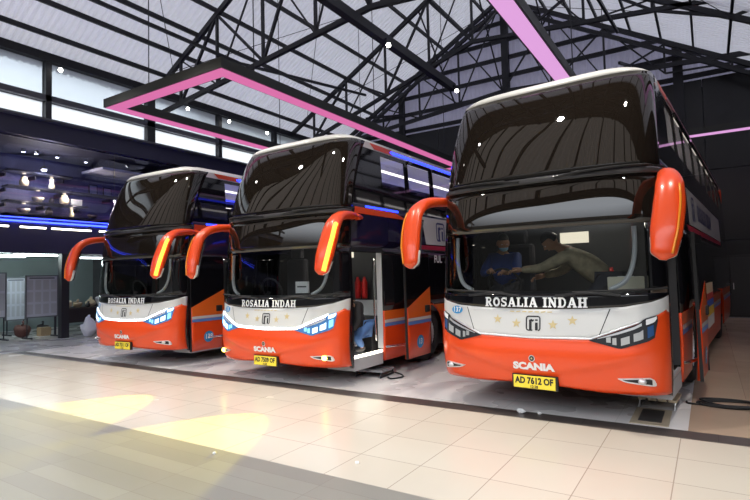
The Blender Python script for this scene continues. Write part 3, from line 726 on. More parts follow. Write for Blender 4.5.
    if dx > 0:
        arm = put(MB().tube(smooth_path([(1.12, 1.45, .5), (1.3, 1.5, .5), (1.28 + dx * .8, .62 + dy + .35, .5)], 4), .02, 8), 'door_arm', CHROME, smooth=True)
        MB().tube([(1.24, 1.47, .35), (1.24, 1.47, 2.05)], .022, 8).build('door_arm_post', CHROME, arm)
    # ---- mirrors on forward-reaching arms
    for sgn in (-1, 1):
        pts = [(1.18, .95, 2.56), (1.30, .52, 2.56), (1.37, .16, 2.51), (1.405, -.04, 2.38), (1.405, -.14, 2.18), (1.385, -.21, 1.97), (1.36, -.26, 1.76), (1.35, -.27, 1.68)]
        rad = [(.06, .05), (.07, .06), (.095, .07), (.122, .075), (.135, .08), (.135, .08), (.11, .065), (.03, .02)]
        path = [Vector((sgn * a, b, c)) for a, b, c in smooth_path(pts, 5)]
        rr_ = lerp_list(rad, 5)
        # orient the wide axis across the bus
        def sw_(mb, off, k1, k2, sel, n=14):
            vs = []; fs = []; idx = [i for i in range(len(path)) if sel[0] <= i <= sel[1]]
            for q, i in enumerate(idx):
                t = (path[min(i + 1, len(path) - 1)] - path[max(i - 1, 0)]).normalized()
                wide = Vector((sgn * .97, .18, 0)); wide = (wide - t * wide.dot(t)).normalized(); dep = t.cross(wide)
                if dep.y > 0: dep = -dep
                ra, rb = rr_[i]
                for k in range(n):
                    a = 2 * PI * k / n; vs.append(path[i] + wide * math.cos(a) * ra * k1 + dep * (math.sin(a) * rb * k2 + off))
            m = len(idx)
            for i in range(m - 1):
                for k in range(n): fs.append((i * n + k, i * n + (k + 1) % n, (i + 1) * n + (k + 1) % n, (i + 1) * n + k))
            fs.append(tuple(range(n))); fs.append(tuple((m - 1) * n + k for k in range(n)))
            return mb.add(vs, fs)
        N = len(path) - 1
        mir = put(sw_(MB(), 0, 1, 1, (0, N)), 'mirror', ORANGE, smooth=True)
        sw_(MB(), -.03, 1.03, .8, (N - 8, N)).build('mirror_rim', WHITEP, mir, True)
        sw_(MB(), -.075, .85, .35, (17, N - 2)).build('mirror_glass', mat('mirror_dark', (.03, .03, .035), .04, spec=.9), mir, True)
        # amber lamp line down the outer front edge
        ln = [path[i] + Vector((sgn * rr_[i][0] * .72, -rr_[i][1] * .72, 0)) for i in range(15, N - 3)]
        if P['amber'][0 if sgn < 0 else 1]:
            MB().tube(ln, .034, 10).build('mirror_lamp', AMBL, mir, True)
        else: MB().tube(ln, .012, 6).build('mirror_lamp', mat('amber_lens', (.75, .25, .02), .2), mir, True)
        MB().box(tuple(path[12] + Vector((-sgn * .04, -.08, -.01))), (.05, .03, .03)).build('mirror_camera', BLACKM, mir)
    return R

BUS_MAIN = build_bus((-1.673, 5.72, 0), -.071, 0.0, dict(label='nearest orange and white coach at the right, headlamps off, bumper plate AD 7612 OF', lit=False, fog=False, num='137', poster=True, plate='AD 7612 OF', plate2='12.28', door=(1.05, .17, 0), amber=(False, False)))
BUS_MID = build_bus((-5.754, 5.791, 0), -.009, -.05, dict(label='middle orange and white coach with lit headlamps, yellow fog lamps and open side door', lit=True, fog=True, num='13', poster=False, plate='AD 7509 OF', plate2='12.28', door=(1.14, .26, 0), amber=(False, True)))
BUS_FAR = build_bus((-9.64, 5.879, 0), .037, -.03, dict(label='farthest coach at the left, white running light strip lit, side door closed', lit=True, fog=False, num='138', poster=False, plate='AD 7511 OF', plate2='12.28', door=(0, .012, 0), amber=(False, True)))

# yellow beams thrown by the lit fog lamps of the middle coach
for sgn, tx, ty in ((-1, -6.5, 1.0), (1, -4.4, 1.0)):
    ld = bpy.data.lights.new('fog_beam', 'SPOT'); ld.energy = 1050; ld.color = (1, .86, .0); ld.spot_size = math.radians(25); ld.spot_blend = .2; ld.shadow_soft_size = .03
    lo = bpy.data.objects.new('fog_beam', ld); COL.objects.link(lo)
    c_ = Vector(nose(sgn * 1.05, .492, .09)); pos = BUS_MID.matrix_basis @ c_; pos.z -= .05
    lo.scale = (1.8, 1, 1); lo.location = pos; lo.rotation_euler = (Vector((tx, ty, 0)) - pos).to_track_quat('-Z', 'Y').to_euler()

# ------------------------------------------------------------------ left side: showcase and notice boards
SHELFM = mat('shelf_dark', (.02, .02, .03), .4)
shelves = []
for nm, z, y0, y1, lb in (('upper', 4.60, 7.1, 10.6, 'topmost'), ('middle', 4.15, 7.1, 9.5, 'middle'), ('lower', 3.76, 7.1, 10.3, 'lowest'), ('cover', 5.08, 7.1, 9.0, 'short covering')):
    t = MB().box((-17.75, (y0 + y1) / 2, z), (.45, y1 - y0, .05)).build('display_shelf', SHELFM, bevel=.006)
    tag(t, lb + ' dark display shelf behind the blue-lit upstairs glass' if nm != 'cover' else 'short dark shelf covering the ornaments of the topmost upstairs shelf', 'shelf', 'upstairs display shelves')
    for yy in (y0 + .1, (y0 + y1) / 2, y1 - .1): MB().box((-18.2, yy, z - .08), (.5, .04, .12)).build('bracket', SHELFM, t)
CERA = mat('cream_ceramic', (.80, .70, .46), .5); CERB = mat('dark_ceramic', (.06, .05, .05), .4); CARDW = mat('card_white', (.75, .75, .75), .6)
PROF = {'jar': [(0, 0), (.09, 0), (.13, .08), (.13, .18), (.08, .25), (.08, .29), (0, .29)], 'bowl': [(0, 0), (.08, 0), (.17, .09), (.2, .17), (.18, .17), (.15, .1), (0, .03)], 'vase': [(0, 0), (.07, 0), (.1, .1), (.05, .24), (.07, .33), (.055, .33), (0, .3)]}
def ornament(kind, y, z, m, label, sc=1.0, warm=True):
    o = MB().lathe([(a * sc, b * sc) for a, b in PROF[kind]], n=18).build('display_' + kind, m, None, True, loc=(-17.72, y, z + .026))
    tag(o, label, kind, 'ornaments on the upstairs shelves')
    MB().lathe([(0, 0), (.03 * sc, 0), (.035 * sc, .03), (0, .05)], (0, 0, PROF[kind][-2][1] * sc - (.0 if kind != 'bowl' else .16 * sc)), 10).build('knob' if kind == 'jar' else 'filling', m, o)
    if warm:
        ld = bpy.data.lights.new('shelf_light', 'POINT'); ld.energy = 16; ld.color = (1, .84, .52); ld.shadow_soft_size = .03
        lo = bpy.data.objects.new('shelf_light', ld); COL.objects.link(lo); lo.location = (-17.46, y + .02, z + .30)
        e_ = MB().lathe([(0, 0), (.05, 0), (.05, .025), (0, .025)], n=12).build('puck_lamp', WARML, None, loc=(-17.72, y, z + (.425 if z > 4.5 else .39 if z > 4 else .33)))
        tag(e_, 'small puck lamp above the ' + label.replace(' upstairs', ''), 'lamp', 'puck lamps of the showcase')
ornament('jar', 7.62, 4.60, CERA, 'cream jar at the near end of the topmost upstairs shelf')
ornament('vase', 8.42, 4.60, CERA, 'cream vase in the middle of the topmost upstairs shelf')
ornament('bowl', 8.02, 4.15, CERA, 'wide cream bowl on the middle upstairs shelf', .9)
ornament('jar', 8.82, 4.15, CERA, 'cream jar beside the white card on the middle upstairs shelf', 1.1)
ornament('bowl', 7.62, 3.76, CERA, 'cream bowl at the near end of the lowest upstairs shelf', .9)
ornament('vase', 9.05, 3.76, CERA, 'cream vase on the lowest upstairs shelf', .8)
ornament('jar', 8.35, 3.76, CERB, 'dark jar between the lit ornaments of the lowest shelf', .8, False)
ornament('bowl', 9.75, 3.76, CERB, 'dark bowl at the far end of the lowest shelf', .8, False)
ornament('jar', 8.42, 4.15, CERB, 'small dark jar on the middle upstairs shelf', .6, False)
o = MB().box((0, 0, .11), (.02, .36, .22)).build('picture_card', CARDW, None, loc=(-17.7, 9.2, 4.176)); tag(o, 'white card standing on the middle upstairs shelf', 'card'); MB().box((-.05, 0, .08), (.08, .04, .16)).build('stand', SHELFM, o)
for y, h, lb in ((9.75, .34, 'left of two dark picture frames on the topmost upstairs shelf'), (10.25, .3, 'right of two dark picture frames on the topmost upstairs shelf')):
    o = MB().box((0, 0, h / 2), (.03, .3, h)).build('framed_picture', SHELFM, None, loc=(-17.7, y, 4.626)); tag(o, lb, 'picture frame', 'picture frames'); MB().box((.018, 0, h / 2), (.006, .24, h - .06)).build('print', mat('print_blue', (.18, .2, .34), .5), o)
MBp = MB().box((0, 0, 0), (1.3, 2.6, .08)).build('hanging_ceiling_panel', mat('panel_white', (.7, .68, .78), .6), None, loc=(-17.5, 10.9, 5.42)); tag(MBp, 'pale rectangular panel hanging under the upstairs ceiling', 'panel')
for yy in (-1, 1):
    for xx in (-.5, .5): MB().tube([(xx, yy, .04), (xx, yy, .34)], .012, 6).build('hanger_rod', SHELFM, MBp)
for k, (y, zz, xx, lb) in enumerate(((7.50, 5.66, -17.5, 'nearest downlight in the upstairs showroom ceiling'), (7.86, 5.66, -17.5, 'second downlight from the near end upstairs'), (8.48, 5.66, -17.5, 'middle downlight of the upstairs ceiling row'), (9.4, 5.66, -17.5, 'downlight beside the pale hanging ceiling panel'))):
    o = MB().lathe([(0, 0), (.055, 0), (.065, .02), (.065, .10), (0, .10)], n=16).build('downlight', COLB, None, loc=(xx, y, zz)); tag(o, lb, 'downlight', 'upstairs downlights')
    MB().lathe([(0, -.006), (.046, -.006), (.046, .0), (0, .0)], n=14).build('lamp', SPOTL, o)
o = MB().lathe([(0, .02), (.10, .0), (.11, .03), (.04, .12), (.02, .13), (0, .13)], n=18).build('reflection_spot', SHELFM, None, loc=(-17.5, 8.09, 5.2)); tag(o, 'lamp-shaped glow standing in for a reflection below the upstairs downlights', 'lamp')  # bright reflected spot, built as an added hanging lamp
MB().ell((0, 0, .0), (.075, .075, .055), 14, 8).build('bulb', SPOTL, o, True); MB().tube([(0, 0, .12), (0, 0, .55)], .008, 6).build('cord', SHELFM, o)
ld = bpy.data.lights.new('added_showroom_light', 'POINT'); ld.energy = 25; ld.color = (.9, .92, 1); ld.shadow_soft_size = .08  # added point light going with the built reflection
lo = bpy.data.objects.new('added_showroom_light', ld); COL.objects.link(lo); lo.location = (-17.3, 8.09, 5.0)
o = MB().tube([(0, -8, 0), (0, 5.6, 0)], .024, 8).build('neon_tube', NEONB, None, loc=(-15.93, 5.9, 3.36)); tag(o, 'long blue neon tube along the foot of the upstairs glass', 'neon light')
for yy in (-6, -3, 0, 3): MB().box((-.035, yy, 0), (.04, .05, .07)).build('clip', SHELFM, o)
o = MB().tube([(0, -8, 0), (0, 5.4, 0)], .012, 8).build('neon_tube', NEONB, None, loc=(-15.95, 5.9, 3.46)); tag(o, 'thinner blue neon tube just above the long bright one', 'neon light')
for k, (a, b) in enumerate(((5.2, 6.5), (6.78, 7.45), (7.6, 8.75), (9.0, 9.6))):
    o = MB().box((0, 0, 0), (.03, b - a, .045)).build('reflection_bar', CABL, None, loc=(-15.97, (a + b) / 2, 3.2), bevel=.006)  # white reflections built as glowing bars on the wall
    tag(o, ('nearest', 'second', 'third', 'farthest')[k] + ' of four glowing bars imitating reflections below the blue neon tube', 'reflection bar', 'white reflection bars'); MB().box((-.02, 0, 0), (.02, b - a + .04, .07)).build('mount', SHELFM, o)

for x, y0, y1, z, lb in ((-17.3, 7.15, 8.4, 2.49, 'fluorescent tube over the notice boards, farther of the two'), (-17.9, 5.9, 7.75, 2.47, 'fluorescent tube over the notice boards, nearer of the two')):
    o = MB().tube([(0, y0 - (y0 + y1) / 2, 0), (0, y1 - (y0 + y1) / 2, 0)], .028, 10).build('fluorescent_tube', TUBEL, None, loc=(x, (y0 + y1) / 2, z)); tag(o, lb, 'tube light', 'fluorescent tubes')
    MB().box((0, 0, .05), (.07, y1 - y0 + .08, .04)).build('batten', CARDW, o)
    for s_ in (-1, 1): MB().box((0, s_ * (y1 - y0) / 2, .0), (.05, .03, .07)).build('end_cap', CARDW, o)
for y, x, lb in ((9.2, -18.2, 'added cool lamp tube above the cluttered table'),):
    o = MB().tube([(0, -.6, 0), (0, .6, 0)], .022, 10).build('fluorescent_tube', emis('fluor_fill', (.85, .95, 1), 14), None, loc=(x, y + 1.0, 2.47)); tag(o, lb, 'tube light', 'fluorescent tubes'); MB().box((0, 0, .05), (.07, 1.25, .04)).build('batten', CARDW, o)  # added tube to brighten the grey wall behind the table

BOARDM = tile_mat('printed_sheet', (.40, .42, .50), (.50, .52, .60), (.24, .26, .34), 5, .034, .5, 0, .6, gw=.006)
def board(x, y0, y1, z0, z1, label, rows):
    t = empty('notice_board', (x, (y0 + y1) / 2, 0), 0, label, 'notice board', 'notice boards on stands')
    wd = y1 - y0
    MB().box((0, 0, (z0 + z1) / 2), (.03, wd, z1 - z0)).build('board', mat('board_white', (.60, .63, .72), .5), t)
    fr = MB()
    for yy in (-wd / 2, wd / 2): fr.box((.005, yy, (z0 + z1) / 2), (.05, .035, z1 - z0 + .035))
    for zz in (z0, z1): fr.box((.005, 0, zz), (.05, wd, .035))
    fr.build('board_frame', mat('frame_grey', (.16, .17, .2), .4), t)
    for r in range(rows):
        n = 4
        for c in range(n):
            MB().box((.019, -wd / 2 + wd * (c + .5) / n, z1 - .17 - r * (z1 - z0 - .15) / rows - .1), (.006, wd / n - .06, (z1 - z0 - .2) / rows - .05)).build('paper_sheet', mat('paper', (.50, .52, .58), .7), t)
    MB().box((.019, 0, z1 - .07), (.005, wd * .8, .045)).build('heading_strip', mat('ink_grey', (.2, .21, .26), .6), t)
    for yy in (-wd / 2 + .04, wd / 2 - .04):
        lg = MB().tube([(0, yy, .04), (0, yy, z0)], .018, 8).build('leg', SHELFM, t)
        MB().box((0, yy, .02), (.55, .05, .04)).build('foot', SHELFM, lg)
board(-17.3, 5.85, 6.98, .66, 1.95, 'nearest notice board, cut by the left edge of the view, pale violet', 2)
board(-18.7, 7.55, 8.1, .48, 1.82, 'narrow notice board standing behind, between the two larger boards', 3)
board(-16.95, 7.36, 8.24, .62, 1.85, 'wide notice board with rows of papers beside the black column', 3)

# cluttered table
t = empty('folding_table', (-17.2, 9.3, 0), 0, 'dark cloth-covered table behind the left coach mirror', 'table')
MB().box((0, 0, .80), (.75, 1.9, .04)).build('tabletop', mat('table_brown', (.05, .035, .03), .6), t)
MB().box((.36, 0, .58), (.02, 1.86, .42)).build('table_skirt', mat('skirt_dark', (.035, .028, .03), .8), t)
for xx in (-.3, .3):
    for yy in (-.85, .85): MB().box((xx, yy, .39), (.05, .05, .78)).build('leg', SHELFM, t)
def blob(name, c, r, m, label, cat, seed, grp=None, sq=1.0):
    rnd = random.Random(seed); mb = MB().ell((0, 0, r[2] * .92), r, 16, 10)
    ph = [rnd.uniform(0, 6.28) for _ in range(6)]; vs = []
    for (a, b, d) in mb.v:
        k = 1 + .12 * math.sin(9 * a / r[0] * .5 + ph[0]) * math.sin(7 * b / r[1] * .5 + ph[1]) + .10 * math.sin(11 * d / r[2] * .5 + ph[2] + a * 9)
        vs.append((a * k, b * k, max(0, d * k)))
    mb.v = vs
    o = mb.build(name, m, None, True, loc=c); tag(o, label, cat, grp)
    MB().tube([(0, 0, r[2] * 1.7), (.02, .02, r[2] * 2.15), (-.03, .03, r[2] * 2.3)], [.05 * r[0] / .2, .02, .04], 8).build('knot', m, o, True); return o
PLASW = mat('plastic_white', (.72, .74, .80), .35); BAGB = mat('bag_beige', (.62, .52, .36), .7); BAGK = mat('bag_dark', (.03, .03, .035), .6); BAGR = mat('bag_brown', (.14, .06, .05), .7)
TG = 'bags and parcels on the table'
blob('food_parcel', (-17.15, 8.62, .82), (.17, .15, .12), BAGB, 'beige parcel at the near end of the table', 'parcel', 1, TG)
blob('food_parcel', (-17.2, 8.98, .82), (.16, .13, .10), mat('bag_tan', (.45, .36, .25), .7), 'tan parcel second from the near end of the table', 'parcel', 2, TG)
blob('food_parcel', (-17.12, 9.36, .82), (.17, .15, .13), BAGB, 'beige parcel in the middle of the table', 'parcel', 3, TG)
blob('plastic_bag', (-17.15, 9.80, .82), (.2, .22, .2), PLASW, 'big white plastic bag at the far end of the table', 'bag', 4, TG)
blob('handbag', (-16.93, 9.17, .82), (.07, .07, .07), BAGK, 'small dark bag between the beige parcels on the table', 'bag', 5, TG)
blob('plastic_bag', (-15.75, 8.55, 0), (.22, .2, .27), PLASW, 'nearer white plastic bag slumped on the floor by the table', 'bag', 6, 'white bags on the floor')
blob('plastic_bag', (-15.65, 8.98, 0), (.24, .22, .36), PLASW, 'taller white plastic bag on the floor close to the left coach', 'bag', 7, 'white bags on the floor')
blob('travel_bag', (-17.75, 7.62, 0), (.2, .22, .2), BAGR, 'brown bag on the floor under the wide notice board', 'bag', 8)
blob('travel_bag', (-18.1, 8.35, 0), (.17, .17, .17), BAGK, 'black bag on the floor beside the carton', 'bag', 9)
o = MB().box((0, 0, .13), (.28, .3, .26)).build('carton', mat('carton_tan', (.45, .33, .2), .8), None, loc=(-17.5, 8.12, 0), bevel=.01); tag(o, 'tan carton on the floor below the wide notice board', 'box'); MB().box((0, 0, .263), (.06, .3, .004)).build('tape', mat('tape_pale', (.6, .52, .36), .3), o)

# ------------------------------------------------------------------ clip spotlights
def spotlight(loc, aim, label, grp, drop=.18, power=0):
    t = empty('clip_spotlight', loc, 0, label, 'spotlight', grp)
    MB().box((0, 0, .02), (.07, .07, .05)).build('clamp', COLB, t); MB().tube(smooth_path([(0, 0, 0), (.05, .02, -.06), (.06, 0, -drop)], 4), .014, 8).build('stem', COLB, t)
    a = Vector(aim).normalized(); b = Vector((.06, 0, -drop))
    hd = MB().tube([b - a * .10, b - a * .06, b + a * .06], [.03, .05, .075], 14).build('lamp_head', COLB, t, True)
    MB().ell(b + a * .065, (.062, .062, .062), 14, 8).build('bulb', SPOTL, hd, True)
    if power:
        ld = bpy.data.lights.new('spot_beam', 'SPOT'); ld.energy = power; ld.color = (1, .95, .86); ld.spot_size = math.radians(75); ld.spot_blend = .6; ld.shadow_soft_size = .08
        lo = bpy.data.objects.new('spot_beam', ld); COL.objects.link(lo); lo.location = Vector(loc) + b + a * .16; lo.rotation_euler = a.to_track_quat('-Z', 'Y').to_euler()
for k, y in enumerate((7.72, 9.99, 12.15, 14.09, 16.19)):
    spotlight((-15.82, y, 8.06), (.9, -.5, -.5), ('nearest', 'second', 'third', 'fourth', 'farthest')[k] + ' clip spotlight in the row under the beam above the clerestory windows', 'spotlights above the clerestory')
spotlight((-6.86, 11.52, 7.79), (.5, -.8, -.6), 'spotlight clamped halfway along the central roof beam', 'spotlights on the central roof beam', .14)
spotlight((-6.86, 15.9, 7.85), (.5, -.8, -.6), 'spotlight clamped at the far end of the central roof beam', 'spotlights on the central roof beam', .14)

for k, (x, tx) in enumerate(((-11.5, -9.6), (-8.6, -7.4), (-5.6, -5.4), (-2.6, -2.6), (.4, -.6))):
    spotlight((x, 4.3, 7.35 + .0 * k), (tx - x, 2.6, -7.0), 'spotlight under the front roof truss, number %d from the left wall' % (k + 1), 'spotlights under the front roof truss', .2, 480)
# ------------------------------------------------------------------ floor things by the coaches
def step_stool(loc, rz, m, label, w_, d_, h_, slats):
    t = empty('step_stool', loc, rz, label, 'step', 'boarding steps on the floor')
    if slats:
        for k in range(slats): MB().box((-w_ / 2 + w_ * (k + .5) / slats, 0, h_), (w_ / slats - .02, d_, .03)).build('slat', m, t, bevel=.004)
    else: MB().box((0, 0, h_), (w_, d_, .035)).build('tread', m, t, bevel=.01); MB().box((0, 0, h_ + .02), (w_ - .08, d_ - .08, .006)).build('rubber_pad', mat('pad_grey', (.11, .11, .12), .7), t)
    for xx in (-w_ / 2 + .03, w_ / 2 - .03):
        MB().tube([(xx, -d_ / 2 + .02, h_ - .02), (xx, -d_ / 2 - .02, .015), (xx, d_ / 2 + .02, .015), (xx, d_ / 2 - .02, h_ - .02)], .014, 8).build('leg', SILVER if slats else SHELFM, t)
step_stool((-4.62, 7.12, 0), .08, mat('tread_grey', (.22, .22, .24), .5), 'grey low step on the floor below the open door of the middle coach', .50, .42, .10, 0)
step_stool((-.56, 7.02, 0), -.07, mat('slat_tan', (.50, .40, .27), .6), 'tan slatted step on the floor beside the nearest coach door', .42, .42, .10, 4)
def cable(pts, r, m, label, cat='cable'): o = MB().tube(smooth_path(pts, 5), r, 7).build('cable', m, None, True); tag(o, label, cat); return o
cable([(-4.30, 7.0, .012), (-4.2, 6.95, .012), (-4.12, 7.15, .012), (-4.25, 7.32, .012), (-4.42, 7.42, .012)], .012, RUBBER, 'short black cable looping beside the grey step')
co_ = []
for k in range(40):
    a = 2 * PI * k / 13; r = .26 + .05 * math.sin(k * .9); co_.append((.12 + r * 1.25 * math.cos(a), 7.32 + r * .62 * math.sin(a), .014 + .012 * (k // 13) + .006 * math.sin(k)))
cable([(-.30, 7.30, .012), (-.22, 7.2, .012)] + co_, .011, RUBBER, 'coiled black cable lying on the brown floor right of the nearest coach')
o = MB().box((0, 0, .004), (.36, .70, .006)).build('floor_drain', mat('drain_tan', (.46, .38, .27), .5), None, loc=(-.60, 6.42, 0)); tag(o, 'tan framed dark drain cover in the floor under the nearest coach corner', 'drain cover')
MB().box((.0, .02, .009), (.22, .52, .005)).build('grate', mat('grate_dark', (.05, .045, .045), .4), o)
for nm, x, y, s_, lb in (('paper_scrap', -1.88, 5.93, .05, 'larger white paper scrap on the dark floor strip'), ('paper_scrap', -1.68, 5.97, .028, 'smaller white paper scrap on the dark floor strip'), ('paper_scrap', -2.61, 3.71, .022, 'tiny white scrap on the cream tiles in the foreground'), ('pebble', -3.91, 3.28, .022, 'small pale pebble on the grey floor in the foreground')):
    rnd = random.Random(int(abs(x) * 100)); mb = MB().ell((0, 0, s_ * .5), (s_, s_ * .7, s_ * .55), 9, 6); mb.v = [(a * rnd.uniform(.7, 1.2), b * rnd.uniform(.7, 1.2), max(0, d * rnd.uniform(.8, 1.1))) for a, b, d in mb.v]
    o = mb.build(nm, CARDW, None, loc=(x, y, 0), weld=True); tag(o, lb, 'litter', 'litter on the floor')
# dark cabinet by the back wall
t = empty('steel_cabinet', (.55, 20.0, 0), 0, 'dark steel cabinet standing before the dark back wall at the right', 'cabinet')
MB().box((0, .3, 1.0), (1.15, .6, 1.96)).build('body', mat('cabinet_dark', (.018, .018, .02), .35), t, bevel=.01)
for xx in (-.28, .28): 
    d_ = MB().box((xx, -.012, 1.0), (.54, .025, 1.8)).build('door', mat('cabinet_door', (.026, .026, .03), .3), t, bevel=.006); MB().box((xx - math.copysign(.2, xx), -.035, 1.0), (.02, .02, .2)).build('handle', SILVER, d_)
MB().box((0, .3, .012), (1.17, .62, .03)).build('plinth', mat('plinth_grey', (.2, .2, .2), .5), t)

# things lying on the dashboards (world placement from the coach roots)
def at_bus(R, p, dz=0): v = R.matrix_basis @ Vector(p); return (v.x, v.y, v.z + dz)
o = MB().box((0, 0, .07), (.36, .2, .14)).build('tissue_box', mat('box_cream', (.70, .66, .52), .6), None, loc=at_bus(BUS_MAIN, (.86, .62, 1.385)), bevel=.008); o.rotation_euler.z = .1; tag(o, 'cream box on the right end of the dashboard in the nearest coach', 'box', 'boxes on dashboards')
MB().box((0, 0, .142), (.16, .05, .006)).build('slot', CARDW, o)
o = MB().box((0, 0, .09), (.26, .03, .18)).build('route_card', CARDW, None, loc=at_bus(BUS_MID, (.42, .42, 1.36)), bevel=.004); tag(o, 'white card propped on the dashboard of the middle coach', 'card'); MB().box((0, -.0165, .1), (.18, .003, .02)).build('printed_line', TEXTK, o)

# ------------------------------------------------------------------ people
def skin(verts, edges, radii, root=0, sub=2):
    me = bpy.data.meshes.new('skin'); me.from_pydata([tuple(v) for v in verts], edges, []); o = bpy.data.objects.new('skin', me); COL.objects.link(o)
    md = o.modifiers.new('s', 'SKIN'); md.use_smooth_shade = True
    for i, r in enumerate(radii): me.skin_vertices[0].data[i].radius = (r, r) if not isinstance(r, tuple) else r
    for i in range(len(verts)): me.skin_vertices[0].data[i].use_root = (i == root)
    o.modifiers.new('d', 'SUBSURF').levels = sub
    dg = bpy.context.evaluated_depsgraph_get(); m2 = bpy.data.meshes.new_from_object(o.evaluated_get(dg))
    mb = MB(); mb.add([tuple(v.co) for v in m2.vertices], [tuple(p.vertices) for p in m2.polygons])
    bpy.data.objects.remove(o); bpy.data.meshes.remove(me); bpy.data.meshes.remove(m2); return mb
SKINM = mat('skin', (.42, .22, .13), .55); HAIR = mat('hair_black', (.008, .007, .007), .5); EYE = mat('eye_white', (.7, .7, .7), .3)
def person(R, J, label, shirt, trousers, face, extra=None):
    J = {k: Vector(at_bus(R, v)) for k, v in J.items()}
    base = J['foot_l'].copy(); base.z = min(J['foot_l'].z, J['foot_r'].z) - .04
    t = empty('person', base, 0, label, 'person')
    L = {k: v - base for k, v in J.items()}
    F = (R.matrix_basis.to_3x3() @ Vector(face)).normalized()
    names = ['pelvis', 'waist', 'chest', 'neck', 'head_base', 'sh_l', 'el_l', 'wr_l', 'sh_r', 'el_r', 'wr_r', 'hip_l', 'kn_l', 'an_l', 'hip_r', 'kn_r', 'an_r', 'foot_l', 'foot_r']
    L['head_base'] = L['neck'] * .45 + L['head'] * .55
    idx = {n: i for i, n in enumerate(names)}
    rad = dict(pelvis=.13, waist=.12, chest=.145, neck=.058, head_base=.062, sh_l=.062, el_l=.043, wr_l=.028, sh_r=.062, el_r=.043, wr_r=.028, hip_l=.088, kn_l=.058, an_l=.04, hip_r=.088, kn_r=.058, an_r=.04, foot_l=.034, foot_r=.034)
    E_ = [('pelvis', 'waist'), ('waist', 'chest'), ('chest', 'neck'), ('neck', 'head_base'), ('chest', 'sh_l'), ('sh_l', 'el_l'), ('el_l', 'wr_l'), ('chest', 'sh_r'), ('sh_r', 'el_r'), ('el_r', 'wr_r'), ('pelvis', 'hip_l'), ('hip_l', 'kn_l'), ('kn_l', 'an_l'), ('an_l', 'foot_l'), ('pelvis', 'hip_r'), ('hip_r', 'kn_r'), ('kn_r', 'an_r'), ('an_r', 'foot_r')]
    mb = skin([L[n] for n in names], [(idx[a], idx[b]) for a, b in E_], [rad[n] for n in names])
    # head with brow, nose, chin, ears
    up = (L['head'] - L['neck']).normalized(); f = (F - up * F.dot(up)).normalized(); sd = f.cross(up)
    B = Matrix((sd, f, up)).transposed(); H = L['head']
    hd = MB().ell((0, 0, 0), (.076, .095, .118), 20, 14)
    hv = []
    for (a, b, c) in hd.v:
        if c < -.02: a *= 1 + (c + .02) * 2.6; b = b * (1 + (c + .02) * 1.2) + .012
        hv.append((a, b, c))
    hd.v = hv
    hd.tube([(0, .088, .02), (0, .108, -.012), (0, .092, -.024)], [.010, .017, .012], 8); hd.tube([(-.024, .088, -.056), (0, .096, -.055), (.024, .088, -.056)], [.004, .008, .004], 6)
    for s_ in (-1, 1): hd.ell((s_ * .078, -.005, -.005), (.012, .022, .034), 8, 6)
    mb.add([B @ Vector(p) + H for p in hd.v], hd.f)
    # hands: palm, four fingers of unequal length, thumb from the side
    for s in ('l', 'r'):
        w_, e_ = L['wr_' + s], L['el_' + s]; d = (w_ - e_).normalized(); n_ = d.cross(Vector((0, 0, 1)) if abs(d.z) < .9 else Vector((1, 0, 0))).normalized(); dn = n_.cross(d)
        if dn.z > 0: dn = -dn
        mb.ell(w_ + d * .055, (1, 1, 1), 4, 2) if False else mb.tube([w_ - d * .02, w_ + d * .03, w_ + d * .085], [(.026, .020), (.018, .042), (.016, .040)] if False else [.026, .034, .032], 10, flat=.8)
        for q, (o_, l_) in enumerate(((-.030, .062), (-.010, .075), (.011, .070), (.030, .054))):
            b0 = w_ + d * .08 + n_ * o_; mb.tube([b0, b0 + d * l_ * .5 + dn * .006, b0 + d * l_ * .85 + dn * .028, b0 + d * l_ * .9 + dn * .05], [.0095, .0088, .008, .005], 7)
        th = -1 if s == 'r' else 1
        b0 = w_ + d * .03 + n_ * .026 * th; mb.tube([b0, b0 + d * .035 + n_ * .028 * th + dn * .01, b0 + d * .062 + n_ * .03 * th + dn * .028], [.012, .010, .007], 7)
    body = mb.build('body', SKINM, t, True)
    for s_ in (-1, 1):
        MB().ell(B @ Vector((s_ * .030, .079, .008)) + H, (.011, .011, .008), 8, 6).build('eye', EYE, body, True)
    hr = MB().ell((0, 0, 0), (.086, .106, .128), 20, 12); hr.v = [(a, b - .010, c + .008) if (c > .045 or b < -.02 and c > -.055) else (a * .8, b * .8 - .012, max(c, -.05) * .8) for a, b, c in hr.v]
    MB().add([B @ Vector(p) + H for p in hr.v], hr.f).build('hair', HAIR, t, True)
    up_n = ['pelvis', 'waist', 'chest', 'neck', 'sh_l', 'el_l', 'wr_l', 'sh_r', 'el_r', 'wr_r']; L2 = dict(L); L2['neck'] = L['chest'] * .30 + L['neck'] * .70
    for s in ('l', 'r'): L2['wr_' + s] = L['wr_' + s] * .93 + L['el_' + s] * .07
    r2_ = dict(pelvis=.155, waist=.15, chest=.175, neck=.075, sh_l=.088, el_l=.062, wr_l=.045, sh_r=.088, el_r=.062, wr_r=.045)
    ix = {n: i for i, n in enumerate(up_n)}
    skin([L2[n] for n in up_n], [(ix[a], ix[b]) for a, b in E_ if a in ix and b in ix], [r2_[n] for n in up_n]).build('jacket', shirt, t, True)
    lo_n = ['pelvis', 'hip_l', 'kn_l', 'an_l', 'hip_r', 'kn_r', 'an_r']; r3 = dict(pelvis=.145, hip_l=.115, kn_l=.078, an_l=.058, hip_r=.115, kn_r=.078, an_r=.058); ix = {n: i for i, n in enumerate(lo_n)}
    skin([L[n] for n in lo_n], [(ix[a], ix[b]) for a, b in E_ if a in ix and b in ix], [r3[n] for n in lo_n]).build('trousers', trousers, t, True)
